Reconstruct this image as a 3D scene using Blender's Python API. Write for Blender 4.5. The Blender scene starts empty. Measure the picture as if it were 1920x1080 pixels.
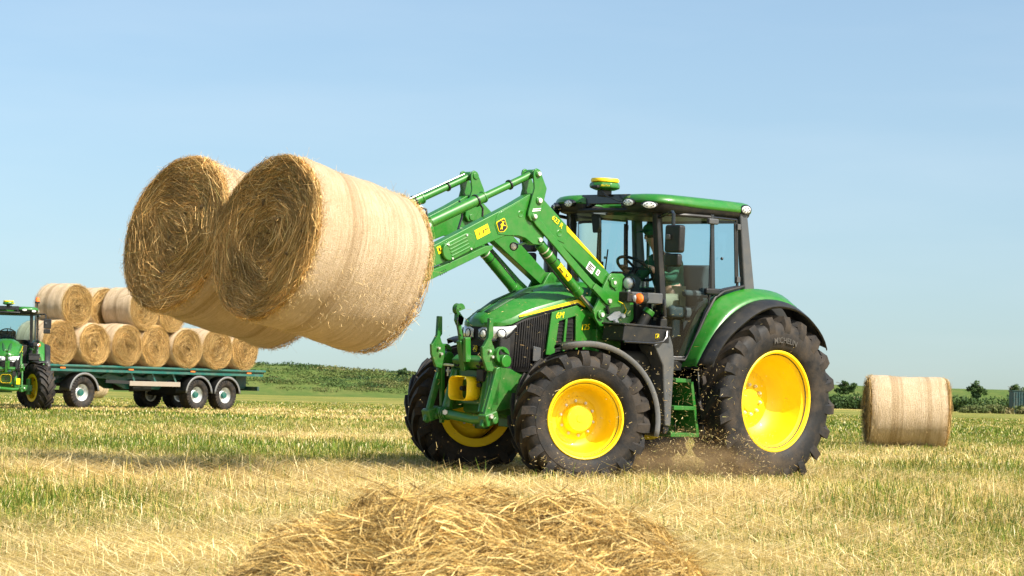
import bpy, bmesh, math, random
import numpy as np
from mathutils import Matrix, Vector

S = bpy.context.scene
COL = S.collection
rad = math.radians

# ------------------------------------------------------------------ camera
FPX, EYE, ROLL, HORZ = 4236.0, 0.84, rad(1.35), 737.2
cam_d = bpy.data.cameras.new('camera'); cam = bpy.data.objects.new('camera', cam_d); COL.objects.link(cam)
cam_d.sensor_width = 36.0; cam_d.lens = FPX / 1920 * 36.0
cam_d.clip_start = 0.2; cam_d.clip_end = 9000
pit = math.atan((HORZ - 540) / FPX)
fw = Vector((0, math.cos(pit), math.sin(pit))); up0 = Vector((0, -math.sin(pit), math.cos(pit))); rt0 = Vector((1, 0, 0))
rt = rt0 * math.cos(ROLL) + up0 * math.sin(ROLL); upv = up0 * math.cos(ROLL) - rt0 * math.sin(ROLL)
cam.matrix_world = Matrix(((rt.x, upv.x, -fw.x, 0), (rt.y, upv.y, -fw.y, 0), (rt.z, upv.z, -fw.z, EYE), (0, 0, 0, 1)))
cam_d.dof.use_dof = True; cam_d.dof.focus_distance = 22.0; cam_d.dof.aperture_fstop = 11
S.camera = cam

# ------------------------------------------------------------------ sky and sun
SUN_AZ = Vector((0.81, -0.59, 0)).normalized(); SUN_EL = rad(44)
to_sun = Vector((SUN_AZ.x * math.cos(SUN_EL), SUN_AZ.y * math.cos(SUN_EL), math.sin(SUN_EL)))
W = bpy.data.worlds.new('World'); S.world = W; W.use_nodes = True
nt = W.node_tree; nt.nodes.clear()
sky = nt.nodes.new('ShaderNodeTexSky'); sky.sky_type = 'NISHITA'; sky.sun_disc = False
sky.sun_elevation = SUN_EL; sky.sun_rotation = math.atan2(SUN_AZ.x, SUN_AZ.y)
sky.air_density = 1.0; sky.dust_density = 2.7; sky.ozone_density = 3.0; sky.altitude = 0
bg = nt.nodes.new('ShaderNodeBackground'); bg.inputs[1].default_value = 0.114
wo = nt.nodes.new('ShaderNodeOutputWorld')
tcw = nt.nodes.new('ShaderNodeTexCoord'); va = nt.nodes.new('ShaderNodeVectorMath'); va.operation = 'ADD'; va.inputs[1].default_value = (0, 0, .06)
vn = nt.nodes.new('ShaderNodeVectorMath'); vn.operation = 'NORMALIZE'
nt.links.new(tcw.outputs['Generated'], va.inputs[0]); nt.links.new(va.outputs[0], vn.inputs[0]); nt.links.new(vn.outputs[0], sky.inputs[0])
tint = nt.nodes.new('ShaderNodeVectorMath'); tint.operation = 'MULTIPLY'; tint.inputs[1].default_value = (1.06, 1.055, .95)
mpw = nt.nodes.new('ShaderNodeMapping'); mpw.inputs['Scale'].default_value = (1.6, 1.6, 9.0); nt.links.new(tcw.outputs['Generated'], mpw.inputs[0])
nzw = nt.nodes.new('ShaderNodeTexNoise'); nzw.inputs['Scale'].default_value = 2.6; nzw.inputs['Detail'].default_value = 5; nt.links.new(mpw.outputs[0], nzw.inputs['Vector'])
mrw = nt.nodes.new('ShaderNodeMapRange'); mrw.inputs[1].default_value = .45; mrw.inputs[2].default_value = .75; mrw.inputs[3].default_value = 0; mrw.inputs[4].default_value = .13; nt.links.new(nzw.outputs[0], mrw.inputs[0])
cw = nt.nodes.new('ShaderNodeMix'); cw.data_type = 'RGBA'; cw.inputs[7].default_value = (4.3, 4.7, 5.0, 1)
nt.links.new(sky.outputs[0], tint.inputs[0]); nt.links.new(mrw.outputs[0], cw.inputs[0]); nt.links.new(tint.outputs[0], cw.inputs[6]); nt.links.new(cw.outputs[2], bg.inputs[0]); nt.links.new(bg.outputs[0], wo.inputs[0])
sd = bpy.data.lights.new('sun', 'SUN'); sd.energy = 5.0; sd.angle = rad(0.6); sd.color = (1.0, 0.93, 0.82)
so = bpy.data.objects.new('sun', sd); COL.objects.link(so); so.location = (30, -20, 60)
so.rotation_euler = to_sun.to_track_quat('Z', 'Y').to_euler()
S.view_settings.view_transform = 'Standard'; S.view_settings.look = 'None'
S.view_settings.exposure = 0.92; S.view_settings.gamma = 1.0; S.view_settings.use_curve_mapping = False

# ------------------------------------------------------------------ tractor pose, ground height
TX, TY, TTH, TRHO, TYP = 1.961, 24.10, rad(41.2), 0.0356, 0.92
FWD = (-math.cos(TTH), -math.sin(TTH)); LFT = (math.sin(TTH), -math.cos(TTH))
def sstep(t):
    t = np.clip(t, 0, 1); return t * t * (3 - 2 * t)
def gz(x, y):
    d = (np.asarray(x) - TX) * LFT[0] + (np.asarray(y) - TY) * LFT[1]
    return 0.0655 * np.clip((TYP - d) / 1.84, 0, 1)
def tractor_matrix():
    A = Matrix.Translation((TX, TY, 0)) @ Matrix.Rotation(math.pi + TTH, 4, 'Z')
    return A @ Matrix.Translation((0, TYP, 0)) @ Matrix.Rotation(-TRHO, 4, 'X') @ Matrix.Translation((0, -TYP, 0))
TM = tractor_matrix()

# ------------------------------------------------------------------ materials
MATS = {}
def _new(name):
    m = bpy.data.materials.new(name); m.use_nodes = True; MATS[name] = m
    return m, m.node_tree, m.node_tree.nodes['Principled BSDF']
def pbr(name, col, rough=0.5, metal=0.0, coat=0.0, dirt=None, dscale=6.0, damt=0.5, bump=0.0, bscale=40.0, var=0.0, spec=0.5):
    m, t, b = _new(name)
    b.inputs['Roughness'].default_value = rough; b.inputs['Metallic'].default_value = metal
    b.inputs['Specular IOR Level'].default_value = spec
    b.inputs['Coat Weight'].default_value = coat; b.inputs['Coat Roughness'].default_value = 0.06
    c = (*col, 1); b.inputs['Base Color'].default_value = c
    tc = t.nodes.new('ShaderNodeTexCoord'); last = None
    if var > 0:
        n = t.nodes.new('ShaderNodeTexNoise'); n.inputs['Scale'].default_value = dscale * 2.3; n.inputs['Detail'].default_value = 5
        t.links.new(tc.outputs['Object'], n.inputs['Vector'])
        mp = t.nodes.new('ShaderNodeMapRange'); mp.inputs[1].default_value = .3; mp.inputs[2].default_value = .7
        mp.inputs[3].default_value = 1 - var; mp.inputs[4].default_value = 1 + var
        t.links.new(n.outputs[0], mp.inputs[0])
        mx = t.nodes.new('ShaderNodeVectorMath'); mx.operation = 'SCALE'; mx.inputs[0].default_value = col
        t.links.new(mp.outputs[0], mx.inputs['Scale']); last = mx.outputs[0]
    if dirt:
        n = t.nodes.new('ShaderNodeTexNoise'); n.inputs['Scale'].default_value = dscale; n.inputs['Detail'].default_value = 8; n.inputs['Roughness'].default_value = .65
        t.links.new(tc.outputs['Object'], n.inputs['Vector'])
        mp = t.nodes.new('ShaderNodeMapRange'); mp.inputs[1].default_value = .42; mp.inputs[2].default_value = .75; mp.inputs[3].default_value = 0; mp.inputs[4].default_value = damt
        t.links.new(n.outputs[0], mp.inputs[0])
        mx = t.nodes.new('ShaderNodeMix'); mx.data_type = 'RGBA'; mx.inputs[6].default_value = c; mx.inputs[7].default_value = (*dirt, 1)
        if last: t.links.new(last, mx.inputs[6])
        t.links.new(mp.outputs[0], mx.inputs[0]); last = mx.outputs[2]
        mr = t.nodes.new('ShaderNodeMapRange'); mr.inputs[3].default_value = rough; mr.inputs[4].default_value = min(1, rough + .45)
        t.links.new(mp.outputs[0], mr.inputs[0]); t.links.new(mr.outputs[0], b.inputs['Roughness'])
    if last: t.links.new(last, b.inputs['Base Color'])
    if bump > 0:
        n = t.nodes.new('ShaderNodeTexNoise'); n.inputs['Scale'].default_value = bscale; n.inputs['Detail'].default_value = 4
        t.links.new(tc.outputs['Object'], n.inputs['Vector'])
        bp = t.nodes.new('ShaderNodeBump'); bp.inputs['Strength'].default_value = bump; bp.inputs['Distance'].default_value = .02
        t.links.new(n.outputs[0], bp.inputs['Height']); t.links.new(bp.outputs[0], b.inputs['Normal'])
    return m
def attr_mat(name, rough=0.75, trans=0.0, spec=0.25):
    m, t, b = _new(name)
    a = t.nodes.new('ShaderNodeAttribute'); a.attribute_name = 'Col'
    t.links.new(a.outputs['Color'], b.inputs['Base Color']); b.inputs['Roughness'].default_value = rough
    b.inputs['Specular IOR Level'].default_value = spec
    if name == 'straw':
        oi_ = t.nodes.new('ShaderNodeObjectInfo'); mr_ = t.nodes.new('ShaderNodeMapRange'); mr_.inputs[3].default_value = .86; mr_.inputs[4].default_value = 1.18; t.links.new(oi_.outputs['Random'], mr_.inputs[0])
        sc_ = t.nodes.new('ShaderNodeVectorMath'); sc_.operation = 'SCALE'; t.links.new(a.outputs['Color'], sc_.inputs[0]); t.links.new(mr_.outputs[0], sc_.inputs['Scale']); t.links.new(sc_.outputs[0], b.inputs['Base Color'])
    if trans > 0:
        tr = t.nodes.new('ShaderNodeBsdfTranslucent'); t.links.new(a.outputs['Color'], tr.inputs[0])
        mx = t.nodes.new('ShaderNodeMixShader'); mx.inputs[0].default_value = trans
        o = t.nodes['Material Output']; t.links.new(b.outputs[0], mx.inputs[1]); t.links.new(tr.outputs[0], mx.inputs[2]); t.links.new(mx.outputs[0], o.inputs[0])
    return m
def glass(name, tint, refl=0.10):
    m = bpy.data.materials.new(name); m.use_nodes = True; MATS[name] = m; t = m.node_tree; t.nodes.clear()
    o = t.nodes.new('ShaderNodeOutputMaterial'); tr = t.nodes.new('ShaderNodeBsdfTransparent'); tr.inputs[0].default_value = (*tint, 1)
    gl = t.nodes.new('ShaderNodeBsdfGlossy'); gl.inputs['Roughness'].default_value = .02
    lw = t.nodes.new('ShaderNodeFresnel'); lw.inputs[0].default_value = 1.33
    ad = t.nodes.new('ShaderNodeMath'); ad.operation = 'ADD'; ad.inputs[1].default_value = refl * .08
    t.links.new(lw.outputs[0], ad.inputs[0])
    mx = t.nodes.new('ShaderNodeMixShader'); t.links.new(ad.outputs[0], mx.inputs[0]); t.links.new(tr.outputs[0], mx.inputs[1]); t.links.new(gl.outputs[0], mx.inputs[2])
    t.links.new(mx.outputs[0], o.inputs[0]); return m

DUST = (0.22, 0.17, 0.10)
pbr('green', (0.014, 0.145, 0.010), .34, coat=.30, dirt=(0.15, 0.16, 0.07), dscale=13.0, damt=.22, bump=.012, bscale=300)
pbr('green_cast', (0.011, 0.120, 0.011), .42, coat=.15, dirt=DUST, dscale=9, damt=.25, bump=.03, bscale=120)
pbr('yellow', (0.86, 0.61, 0.003), .48, coat=.12, dirt=(0.52, 0.36, 0.05), dscale=5, damt=.14)
pbr('black_plastic', (0.010, 0.011, 0.012), .45, dirt=DUST, dscale=8, damt=.09, bump=.06, bscale=400, spec=.35)
pbr('grey_plastic', (0.055, 0.060, 0.064), .50, dirt=DUST, dscale=7, damt=.18, bump=.06, bscale=400)
pbr('black_gloss', (0.010, 0.011, 0.013), .22, coat=.3)
pbr('grille_black', (0.007, 0.007, 0.008), .5, dirt=DUST, dscale=12, damt=.06, spec=.3)
pbr('chassis', (0.007, 0.008, 0.008), .75, dirt=(.04, .032, .02), dscale=8, damt=.3)
pbr('rubber', (0.0095, 0.0095, 0.010), .62, dirt=(0.085, 0.062, 0.040), dscale=5.5, damt=.60, bump=.12, bscale=60, var=.3, spec=.28)
pbr('rubber_letter', (0.050, 0.045, 0.038), .8)
pbr('steel', (0.62, 0.62, 0.60), .28, metal=1.0)
pbr('zinc', (0.70, 0.68, 0.62), .45, metal=.7)
pbr('silver_rim', (0.62, 0.64, 0.64), .40, metal=.5, dirt=DUST, damt=.25)
pbr('lens', (0.78, 0.80, 0.80), .12, coat=.8)
pbr('lamp_bowl', (0.62, 0.64, 0.65), .15, metal=.25, coat=1.0)
pbr('lamp_dark', (0.10, 0.11, 0.12), .2, coat=1.0)
pbr('orange', (0.85, 0.16, 0.01), .18, coat=.8)
pbr('red', (0.65, 0.02, 0.01), .3)
pbr('white', (0.78, 0.78, 0.76), .45)
pbr('sticker_black', (0.01, 0.01, 0.01), .4)
pbr('decal_yellow', (0.90, 0.66, 0.004), .35)
pbr('seat', (0.055, 0.062, 0.062), .8, bump=.1, bscale=90)
pbr('interior', (0.012, 0.016, 0.017), .7)
pbr('skin', (0.50, 0.28, 0.19), .5)
pbr('shirt', (0.02, 0.09, 0.045), .85, bump=.2, bscale=50)
pbr('cap', (0.012, 0.10, 0.045), .8)
pbr('trousers', (0.30, 0.25, 0.16), .85)
pbr('hair', (0.05, 0.035, 0.02), .8)
pbr('teal', (0.004, 0.085, 0.070), .38, coat=.3, dirt=DUST, dscale=3, damt=.3)
pbr('teal_dark', (0.003, 0.040, 0.034), .5, dirt=DUST, dscale=4, damt=.3)
pbr('beige_guard', (0.26, 0.22, 0.18), .55, dirt=DUST, dscale=4, damt=.4)
pbr('fender_grey', (0.12, 0.125, 0.13), .5, dirt=DUST, dscale=5, damt=.3)
pbr('container_teal', (0.006, 0.045, 0.05), .6, dirt=DUST, dscale=2, damt=.3)
pbr('bark', (0.09, 0.065, 0.04), .9, bump=.5, bscale=12)
pbr('wood', (0.34, 0.24, 0.12), .8, var=.3, dscale=6)
glass('cab_glass', (0.70, 0.86, 0.90), .2)
glass('lamp_glass', (0.93, 0.95, 0.95), .3)
attr_mat('straw', .7, .18); attr_mat('grass', .7, .28); attr_mat('leaf', .7, .25); attr_mat('chaff', .8, .25)

# net wrap on a bale: axis along local X
m, t, b = _new('net_wrap')
tc = t.nodes.new('ShaderNodeTexCoord'); sp = t.nodes.new('ShaderNodeSeparateXYZ'); t.links.new(tc.outputs['Object'], sp.inputs[0])
def tnoise(vec, scale, detail=3, rough=.5, dim='3D', w=None):
    n = t.nodes.new('ShaderNodeTexNoise'); n.noise_dimensions = dim; n.inputs['Scale'].default_value = scale; n.inputs['Detail'].default_value = detail; n.inputs['Roughness'].default_value = rough
    if dim == '1D': t.links.new(vec, n.inputs['W'])
    else: t.links.new(vec, n.inputs['Vector'])
    return n.outputs[0]
def trange(v, a, b_, c=0.0, d=1.0):
    n = t.nodes.new('ShaderNodeMapRange'); n.inputs[1].default_value = a; n.inputs[2].default_value = b_; n.inputs[3].default_value = c; n.inputs[4].default_value = d
    t.links.new(v, n.inputs[0]); return n.outputs[0]
def tmix(f, a, b_):
    n = t.nodes.new('ShaderNodeMix'); n.data_type = 'RGBA'
    for i, q in ((0, f), (6, a), (7, b_)):
        if isinstance(q, tuple): n.inputs[i].default_value = (*q, 1)
        elif isinstance(q, float): n.inputs[i].default_value = q
        else: t.links.new(q, n.inputs[i])
    return n.outputs[2]
def tmath(op, a, b_=None):
    n = t.nodes.new('ShaderNodeMath'); n.operation = op
    for i, q in ((0, a), (1, b_)):
        if q is None: continue
        if isinstance(q, (int, float)): n.inputs[i].default_value = q
        else: t.links.new(q, n.inputs[i])
    return n.outputs[0]
oi = t.nodes.new('ShaderNodeObjectInfo')
xs = tmath('ADD', sp.outputs[0], tmath('MULTIPLY', oi.outputs['Random'], 37.0))
band = trange(tnoise(xs, 4.2, 5, .65, '1D'), .50, .64)
mp = t.nodes.new('ShaderNodeMapping'); mp.inputs['Scale'].default_value = (60, 7, 7); t.links.new(tc.outputs['Object'], mp.inputs[0])
streak = trange(tnoise(mp.outputs[0], 1.0, 8, .8), .38, .66)
blot = trange(tnoise(tc.outputs['Object'], 4.0, 6, .6), .35, .7)
fine = trange(tnoise(tc.outputs['Object'], 120.0, 3, .6), .3, .7)
c0 = tmix(streak, (0.73, 0.565, 0.385), (0.47, 0.33, 0.165))
c1 = tmix(tmath('MULTIPLY', band, .88), c0, (0.29, 0.18, 0.07))
c2 = tmix(tmath('MULTIPLY', blot, .45), c1, (0.36, 0.235, 0.095))
c3 = tmix(tmath('MULTIPLY', fine, .45), c2, (0.76, 0.62, 0.44))
t.links.new(c3, b.inputs['Base Color']); b.inputs['Roughness'].default_value = .6; b.inputs['Specular IOR Level'].default_value = .3
bp = t.nodes.new('ShaderNodeBump'); bp.inputs['Strength'].default_value = .8; bp.inputs['Distance'].default_value = .018
ht = tmath('ADD', tmath('MULTIPLY', streak, 1.0), tmath('MULTIPLY', fine, .8)); t.links.new(ht, bp.inputs['Height']); t.links.new(bp.outputs[0], b.inputs['Normal'])

m, t, b = _new('hay_core')
tc = t.nodes.new('ShaderNodeTexCoord')
n1 = trange(tnoise(tc.outputs['Object'], 9.0, 7, .7), .3, .72); n2 = trange(tnoise(tc.outputs['Object'], 55.0, 4, .7), .3, .7)
cc = tmix(n1, (0.10, 0.055, 0.016), (0.33, 0.195, 0.06)); cc = tmix(tmath('MULTIPLY', n2, .5), cc, (0.33, 0.225, 0.09))  # hay under the strands, coloured dark to paint shade into the gaps
t.links.new(cc, b.inputs['Base Color']); b.inputs['Roughness'].default_value = .9
bp = t.nodes.new('ShaderNodeBump'); bp.inputs['Strength'].default_value = .9; bp.inputs['Distance'].default_value = .03; t.links.new(n2, bp.inputs['Height']); t.links.new(bp.outputs[0], b.inputs['Normal'])

m, t, b = _new('ground')
tc = t.nodes.new('ShaderNodeTexCoord'); at = t.nodes.new('ShaderNodeAttribute'); at.attribute_name = 'Col'
mp = t.nodes.new('ShaderNodeMapping'); mp.inputs['Scale'].default_value = (1.0, .55, 1); t.links.new(tc.outputs['Object'], mp.inputs[0])
n1 = trange(tnoise(mp.outputs[0], 1.2, 8, .75), .3, .7); n2 = trange(tnoise(tc.outputs['Object'], 14.0, 6, .75), .3, .72)
cc = tmix(tmath('MULTIPLY', n1, .45), at.outputs['Color'], (0.36, 0.27, 0.11)); cc = tmix(tmath('MULTIPLY', n2, .5), cc, (0.10, 0.085, 0.03))
t.links.new(cc, b.inputs['Base Color']); b.inputs['Roughness'].default_value = .95; b.inputs['Specular IOR Level'].default_value = .1
bp = t.nodes.new('ShaderNodeBump'); bp.inputs['Strength'].default_value = .8; bp.inputs['Distance'].default_value = .05; t.links.new(n2, bp.inputs['Height']); t.links.new(bp.outputs[0], b.inputs['Normal'])

m, t, b = _new('bank')
tc = t.nodes.new('ShaderNodeTexCoord')
n1 = trange(tnoise(tc.outputs['Object'], .35, 8, .7), .35, .68); n2 = trange(tnoise(tc.outputs['Object'], 1.7, 6, .7), .35, .7)
cc = tmix(n1, (0.065, 0.115, 0.022), (0.135, 0.150, 0.042)); cc = tmix(tmath('MULTIPLY', n2, .55), cc, (0.035, 0.07, 0.018))
t.links.new(cc, b.inputs['Base Color']); b.inputs['Roughness'].default_value = .95; b.inputs['Specular IOR Level'].default_value = .1

# ------------------------------------------------------------------ mesh helpers
def tag(o, label=None, cat=None, group=None, kind=None):
    if label: o['label'] = label
    if cat: o['category'] = cat
    if group: o['group'] = group
    if kind: o['kind'] = kind
    return o
def empty(name, mat=None, parent=None):
    o = bpy.data.objects.new(name, None); o.empty_display_size = .2; COL.objects.link(o)
    if mat is not None: o.matrix_world = mat
    if parent: o.parent = parent
    return o
def V(*a): return Vector(a)
class MB:
    def __init__(s): s.v = []; s.f = []
    def add(s, vs, fs):
        o = len(s.v); s.v += [tuple(q) for q in vs]; s.f += [[i + o for i in f] for f in fs]; return s
    def box(s, c, d, R=None):
        c = Vector(c); vs = []
        for x in (-.5, .5):
            for y in (-.5, .5):
                for z in (-.5, .5):
                    q = Vector((x * d[0], y * d[1], z * d[2]))
                    if R is not None: q = R @ q
                    vs.append(c + q)
        return s.add(vs, [(0, 1, 3, 2), (4, 6, 7, 5), (0, 4, 5, 1), (2, 3, 7, 6), (0, 2, 6, 4), (1, 5, 7, 3)])
    def beam(s, p0, p1, w, h, up=(0, 0, 1), w1=None, h1=None):
        p0, p1 = Vector(p0), Vector(p1); d = (p1 - p0).normalized(); u = Vector(up)
        sd_ = d.cross(u).normalized(); u = sd_.cross(d).normalized(); w1 = w1 or w; h1 = h1 or h; vs = []
        for p, ww, hh in ((p0, w, h), (p1, w1, h1)):
            for a, b_ in ((-1, -1), (1, -1), (1, 1), (-1, 1)): vs.append(p + sd_ * (a * ww / 2) + u * (b_ * hh / 2))
        return s.add(vs, [(3, 2, 1, 0), (4, 5, 6, 7), (0, 1, 5, 4), (1, 2, 6, 5), (2, 3, 7, 6), (3, 0, 4, 7)])
    def cyl(s, p0, p1, r, r2=None, n=20):
        p0, p1 = Vector(p0), Vector(p1); d = (p1 - p0).normalized(); r2 = r if r2 is None else r2
        a = d.orthogonal().normalized(); b_ = d.cross(a); vs = []
        for p, rr in ((p0, r), (p1, r2)):
            for i in range(n):
                t_ = 2 * math.pi * i / n; vs.append(p + (a * math.cos(t_) + b_ * math.sin(t_)) * rr)
        fs = [(i, (i + 1) % n, n + (i + 1) % n, n + i) for i in range(n)] + [list(range(n))[::-1], list(range(n, 2 * n))]
        return s.add(vs, fs)
    def tube(s, path, r, n=8, sx=1.0):
        P = [Vector(p) for p in path]; vs = []; a = None
        for i, p in enumerate(P):
            d = (P[min(i + 1, len(P) - 1)] - P[max(i - 1, 0)]).normalized()
            a = d.orthogonal().normalized() if a is None else (a - d * a.dot(d)).normalized()
            b_ = d.cross(a)
            for k in range(n):
                t_ = 2 * math.pi * k / n; vs.append(p + a * (math.cos(t_) * r) + b_ * (math.sin(t_) * r * sx))
        fs = []
        for i in range(len(P) - 1):
            for k in range(n): fs.append((i * n + k, i * n + (k + 1) % n, (i + 1) * n + (k + 1) % n, (i + 1) * n + k))
        fs += [list(range(n))[::-1], list(range((len(P) - 1) * n, len(P) * n))]
        return s.add(vs, fs)
    def lathe(s, prof, o=(0, 0, 0), ax=(0, 1, 0), n=48, closed=False):
        o = Vector(o); d = Vector(ax).normalized()
        a = Vector((1, 0, 0)) if abs(d.x) < .9 else Vector((0, 0, 1)); a = (a - d * a.dot(d)).normalized(); b_ = d.cross(a)
        vs = []; k = len(prof)
        for i in range(n):
            t_ = 2 * math.pi * i / n; e = a * math.cos(t_) + b_ * math.sin(t_)
            for r, h in prof: vs.append(o + e * r + d * h)
        fs = []
        for i in range(n):
            j = (i + 1) % n
            for q in range(k if closed else k - 1):
                q2 = (q + 1) % k; fs.append((i * k + q, j * k + q, j * k + q2, i * k + q2))
        return s.add(vs, fs)
    def prism(s, poly, axis, lo, hi):
        vs = []; n = len(poly)
        area = sum(poly[i][0] * poly[(i + 1) % n][1] - poly[(i + 1) % n][0] * poly[i][1] for i in range(n))
        P = poly if area > 0 else poly[::-1]
        for h in (lo, hi):
            for a, b_ in P: vs.append({'y': (a, h, b_), 'x': (h, a, b_), 'z': (a, b_, h)}[axis])
        fs = [list(range(n)), list(range(n, 2 * n))[::-1]] + [(i, n + i, n + (i + 1) % n, (i + 1) % n) for i in range(n)]
        if axis != 'y': fs = [f[::-1] for f in fs]
        return s.add(vs, fs)
    def grid(s, rows, closed=False, cap=False):
        n = len(rows[0]); vs = [q for r in rows for q in r]; fs = []
        for i in range(len(rows) - 1):
            for k in range(n if closed else n - 1): fs.append((i * n + k, i * n + (k + 1) % n, (i + 1) * n + (k + 1) % n, (i + 1) * n + k))
        if cap: fs += [list(range(n))[::-1], list(range((len(rows) - 1) * n, len(rows) * n))]
        return s.add(vs, fs)
    def ball(s, c, r, n=14, m_=8, R=None):
        c = Vector(c); r = (r, r, r) if isinstance(r, (int, float)) else r; rows = []
        for i in range(m_ + 1):
            ph = -math.pi / 2 + math.pi * i / m_; row = []
            for k in range(n):
                t_ = 2 * math.pi * k / n; q = Vector((r[0] * math.cos(ph) * math.cos(t_), r[1] * math.cos(ph) * math.sin(t_), r[2] * math.sin(ph)))
                row.append(c + (R @ q if R is not None else q))
            rows.append(row)
        return s.grid(rows, closed=True)
    def mirror_y(s):
        s.v = [(x, -y, z) for x, y, z in s.v]; s.f = [f[::-1] for f in s.f]; return s
    def build(s, name, mat, parent=None, bev=0.0, smooth=38, solid=0.0, sub=0, seg=2):
        me = bpy.data.meshes.new(name); me.from_pydata(s.v, [], s.f); me.update()
        bm_ = bmesh.new(); bm_.from_mesh(me); bmesh.ops.remove_doubles(bm_, verts=bm_.verts, dist=1e-5)
        bmesh.ops.recalc_face_normals(bm_, faces=bm_.faces); bm_.to_mesh(me); bm_.free()
        me.materials.append(MATS[mat])
        o = bpy.data.objects.new(name, me); COL.objects.link(o)
        if parent: o.parent = parent
        me.shade_smooth()
        if smooth < 180: me.set_sharp_from_angle(angle=rad(smooth))
        if sub:
            q = o.modifiers.new('sub', 'SUBSURF'); q.levels = sub; q.render_levels = sub
        if solid:
            q = o.modifiers.new('solid', 'SOLIDIFY'); q.thickness = solid; q.offset = 0
        if bev:
            q = o.modifiers.new('bev', 'BEVEL'); q.width = bev; q.segments = seg; q.limit_method = 'ANGLE'; q.angle_limit = rad(32); q.harden_normals = True
        return o
def fast_mesh(name, verts, quads=None, tris=None, cols=None, mat=None, parent=None, smooth=False):
    me = bpy.data.meshes.new(name); verts = np.asarray(verts, np.float32)
    me.vertices.add(len(verts)); me.vertices.foreach_set('co', verts.ravel())
    parts = []; starts = []; base = 0
    for arr, k in ((quads, 4), (tris, 3)):
        if arr is None or len(arr) == 0: continue
        arr = np.asarray(arr, np.int32); parts.append(arr.ravel()); starts.append(base + np.arange(len(arr), dtype=np.int32) * k); base += arr.size
    li = np.concatenate(parts); ls = np.concatenate(starts)
    me.loops.add(len(li)); me.loops.foreach_set('vertex_index', li)
    me.polygons.add(len(ls)); me.polygons.foreach_set('loop_start', ls)
    if smooth: me.polygons.foreach_set('use_smooth', np.ones(len(ls), bool))
    me.update(calc_edges=True)
    if cols is not None:
        a = me.attributes.new('Col', 'FLOAT_COLOR', 'POINT'); c = np.ones((len(verts), 4), np.float32); c[:, :3] = cols; a.data.foreach_set('color', c.ravel())
    if mat: me.materials.append(MATS[mat])
    o = bpy.data.objects.new(name, me); COL.objects.link(o)
    if parent: o.parent = parent
    return o
def ribbons(name, P, width, cols, mat, parent=None, side=None, rng=None, taper=.5):
    """P: (N,K,3) centre lines; flat ribbons"""
    N, K, _ = P.shape; d = P[:, -1] - P[:, 0]; d /= np.linalg.norm(d, axis=1, keepdims=True) + 1e-9
    if side is None:
        side = np.cross(d, rng.normal(size=(N, 3)))
    side = side / (np.linalg.norm(side, axis=1, keepdims=True) + 1e-9)
    w = np.broadcast_to(np.asarray(width), (N,))[:, None, None] * .5
    tp = np.linspace(1, taper, K)[None, :, None]
    L = P - side[:, None] * w * tp; R = P + side[:, None] * w * tp
    v = np.stack([L, R], 2).reshape(N, K * 2, 3)
    b0 = (np.arange(N) * K * 2)[:, None]
    q = np.concatenate([np.stack([b0[:, 0] + 2 * k, b0[:, 0] + 2 * k + 1, b0[:, 0] + 2 * k + 3, b0[:, 0] + 2 * k + 2], 1) for k in range(K - 1)])
    c = np.repeat(cols[:, None], K * 2, 1).reshape(-1, 3)
    return fast_mesh(name, v.reshape(-1, 3), quads=q, cols=c, mat=mat, parent=parent)
def resample(pts, n):
    P = np.array(pts, float); d = np.r_[0, np.cumsum(np.linalg.norm(np.diff(P, axis=0), axis=1))]
    t_ = np.linspace(0, d[-1], n); return np.stack([np.interp(t_, d, P[:, i]) for i in range(P.shape[1])], 1)
def smooth_path(pts, n, it=2):
    P = resample(pts, n)
    for _ in range(it): P[1:-1] = .25 * P[:-2] + .5 * P[1:-1] + .25 * P[2:]
    return P
def part_arc(c, r, a0, a1, n):
    return [(c[0] + r * math.cos(rad(a0 + (a1 - a0) * i / n)), c[1] + r * math.sin(rad(a0 + (a1 - a0) * i / n))) for i in range(n + 1)]
def rrect(cx, cy, w, h, r, n=5):
    o = []
    for sx, sy, a in ((1, 1, 0), (-1, 1, 90), (-1, -1, 180), (1, -1, 270)):
        o += part_arc((cx + sx * (w / 2 - r), cy + sy * (h / 2 - r)), r, a, a + 90, n)
    return o
def text(name, body, mat, size, o, xd, yd, parent, depth=.003, shear=0.0, bold=0.0, center=False, spacing=1.0, bend=None):
    cu = bpy.data.curves.new(name, 'FONT'); cu.body = body; cu.size = size; cu.extrude = depth; cu.shear = shear; cu.offset = bold; cu.space_character = spacing; cu.resolution_u = 3
    if center: cu.align_x = 'CENTER'; cu.align_y = 'CENTER'
    ob = bpy.data.objects.new(name, cu); COL.objects.link(ob)
    bpy.context.view_layer.update(); dg = bpy.context.evaluated_depsgraph_get()
    me = bpy.data.meshes.new_from_object(ob.evaluated_get(dg)); bpy.data.objects.remove(ob)
    o, xd, yd = Vector(o), Vector(xd).normalized(), Vector(yd).normalized(); zd = xd.cross(yd)
    for v in me.vertices:
        c = v.co
        v.co = bend(c) if bend else o + xd * c.x + yd * c.y + zd * c.z
    me.materials.clear(); me.materials.append(MATS[mat])
    r = bpy.data.objects.new(name, me); COL.objects.link(r); r.parent = parent
    return r
def flat(name, poly, mat, o, xd, yd, parent, th=.002):
    o, xd, yd = Vector(o), Vector(xd).normalized(), Vector(yd).normalized(); zd = xd.cross(yd); n = len(poly)
    vs = [o + xd * a + yd * b_ + zd * h for h in (-th, th) for a, b_ in poly]
    return MB().add(vs, [list(range(n))[::-1], list(range(n, 2 * n))] + [(i, (i + 1) % n, n + (i + 1) % n, n + i) for i in range(n)]).build(name, mat, parent)
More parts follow.
